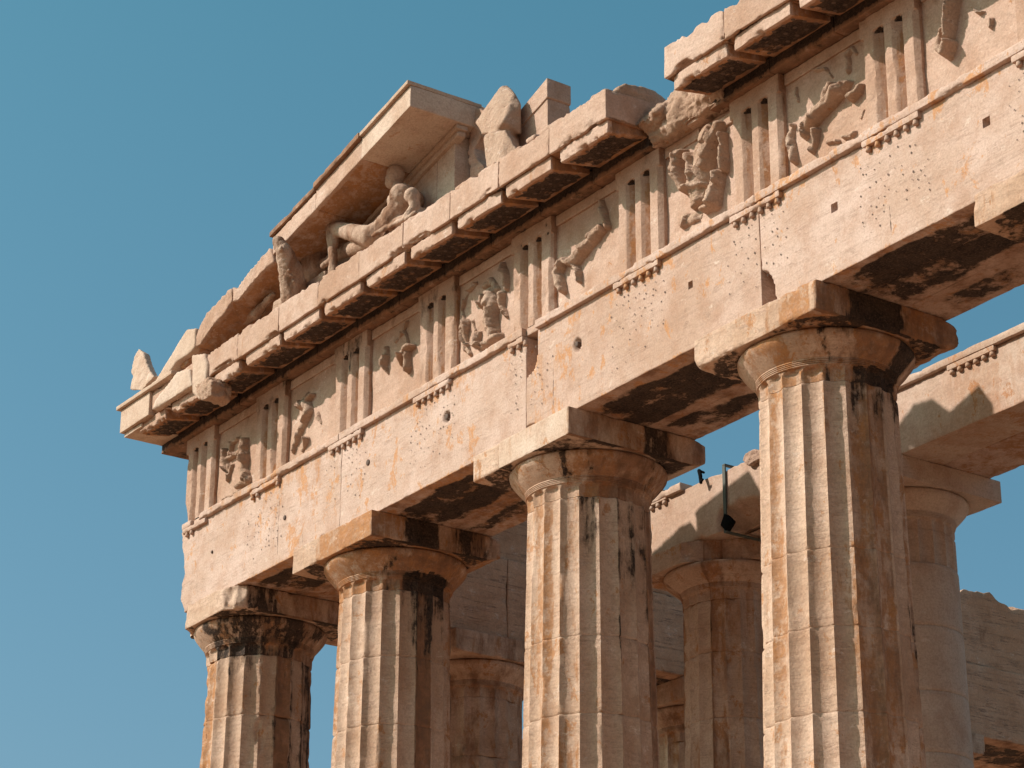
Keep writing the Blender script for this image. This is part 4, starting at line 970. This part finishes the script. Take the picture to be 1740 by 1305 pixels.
def st_p1(V): 
    a = az_of(V, PX[0], PY); fi = np.floor((a+801)/18).astype(int) % 20; hh = np.array([random.Random(j*5+1).uniform(-1, 1) for j in range(20)])[fi]
    tf = np.abs(((a+801)/18 % 1)*2-1); return .18+.14*hh+.22*tf**6, .50+.2*hh, .40+.25*hh+.2*tf**4  # per-flute darkening painted in place of weak fluting shade
def st_p2(V): return .0+0*V[:, 0], .12+0*V[:, 0], .02+0*V[:, 0]
plabels = ['shaded ruined inner porch column with chipped drums, seen between the two nearest columns',
           'restored smooth pale inner column with square slab top, right of the nearest column',
           'third inner porch column, to the right of the smooth restored one', 'fourth inner porch column, farthest right of the inner row']
for k in range(4):
    c = thing('porch_column', plabels[k], 'column', group='inner porch columns')
    smooth_ = k == 1; mt = NEW if smooth_ else COL; sf = st_p2 if smooth_ else st_p1
    def chop(P, k=k):
        if k: return P
        x = P[:, 0]-PX[0]; y = P[:, 1]-PY; t = np.clip(x-y-1.12-.10*fbm(P, .3, 3, 3), 0, 3)/2; Q = P.copy(); Q[:, 0] -= t; Q[:, 1] += t; return Q
    capital(c, PX[k], PY, PZ, .90 if k else .96, .30, .655, mt, 960+k, st_ab=sf, st_ech=sf, wear=.012, he=.26, hn=.22, mod=chop)
    sh = bpy.data.objects.new('shaft', None); link(sh, c); sh.empty_display_size = .1
    zt = PZ-.78; rf = shaft_r(zt, .655, -10.43, .82)
    if smooth_:
        js = [zt, -.84, -1.66, -2.5, -3.28, -4.1]
    else: js = [zt, -1.13, -2.05, -2.95, -3.85]
    while js[-1] > -10.2: js.append(max(js[-1]-.95, -10.43))
    for i, (a, b) in enumerate(zip(js[:-1], js[1:])):
        if smooth_: drum(sh, PX[k], PY, b, a, (lambda z: rf(z)*1.0) if i == 0 else (lambda z: rf(z)*1.015), 970+i, fluted=(i == 0), stain_shade=sf, mat=NEW, chip=(.001, .002), spall=0, joint=.010, res=.06 if b > -6 else .4)
        else: drum(sh, PX[k], PY, b, a, rf, 980+k*11+i, stain_shade=sf, chip=(.008, .05), spall=2.2, res=.05 if b > -6 else .3, nper=8)

# ---------------------------------------------------------------- south side colonnade behind
fl = thing('side_entablature', 'long shaded grey beam of the side colonnade running back behind the columns', 'entablature')
FY = [4.56, 8.86, 13.16, 17.46, 21.76]
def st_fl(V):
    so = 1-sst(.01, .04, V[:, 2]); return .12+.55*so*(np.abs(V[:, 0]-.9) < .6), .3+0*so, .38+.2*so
fj = [1.80, 4.56, 8.86, 13.16, 17.46, 21.76]
for i in range(5):
    for (x0, x1) in ((0, .58), (.59, 1.18), (1.19, 1.78)):
        stone('architrave_block', (x0, fj[i]+.005, 0.002 if x0 else 0), (x1, fj[i+1]-.006, 1.26), GRY, fl, res=.07 if x1 > 1.7 else .3, r0=.012, r1=.05, surf=.008, seed=1000+i, stain_shade=st_fl)
ys = [1.80, 4.2, 6.4, 8.9, 11.3, 13.6, 16.0, 18.2, 21.7]
for i in range(len(ys)-1):
    def topb(P, i=i):
        Q = P.copy(); t = sst(1.9, 2.69, P[:, 2]); Q[:, 2] -= t*(.10+.20*np.clip(fbm(P, (.5, .5, 1), 4, 44), -.5, 1)); return Q
    stone('frieze_backer', (.15, ys[i]+.006, 1.266), (1.72, ys[i+1]-.006, 2.66), GRY, fl, res=.07, r0=.012, r1=.06, surf=.012, seed=1020+i, stain_shade=st_fl, mod=topb if i > 3 else None)
for k, fy in enumerate(FY):
    c = thing('side_column', ['side column seen in deep shade between second and third front columns', 'side column glimpsed low behind the third front column with black streaks',
              'third side column counted from the front row, under the grey side beam', 'fourth side column counted from the front row, under the grey side beam', 'rearmost side column, holding the far end of the grey side beam'][k], 'column', group='side row of columns')
    st = lambda V: (.22+0*V[:, 0], .45+0*V[:, 0], .55+0*V[:, 0])
    capital(c, .9, fy, 0, 1.0, .345, .74, COL, 1100+k, st_ab=st, st_ech=st, wear=.06)
    sh = bpy.data.objects.new('shaft', None); link(sh, c); sh.empty_display_size = .1; rf = shaft_r(-.86, .74); js = [-.86, -1.75]
    while js[-1] > -10.2: js.append(max(js[-1]-.95, -10.43))
    for i, (a, b) in enumerate(zip(js[:-1], js[1:])):
        drum(sh, .9, fy, b, a, rf, 1150+k*13+i, stain_shade=st, chip=(.008, .05), spall=1.5, res=.06 if b > -5 else .4, nper=8 if b > -5 else 5)
# cella wall end seen as a sunlit block low at the right edge
ant = thing('wall_pier', 'pale sunlit pier head low at the right edge under the grey beam', 'pier')
p = at(1702, 1266, 20.0)
stone('cap', (p[0]+.03, 20.0, p[2]-.75), (p[0]+1.3, 21.2, p[2]-.02), NEW, ant, res=.1, r0=.01, r1=.03, seed=1201)
stone('pier', (p[0]+.12, 20.1, -10.43), (p[0]+1.2, 21.1, p[2]-.76), NEW, ant, res=.3, r0=.01, r1=.03, seed=1202)
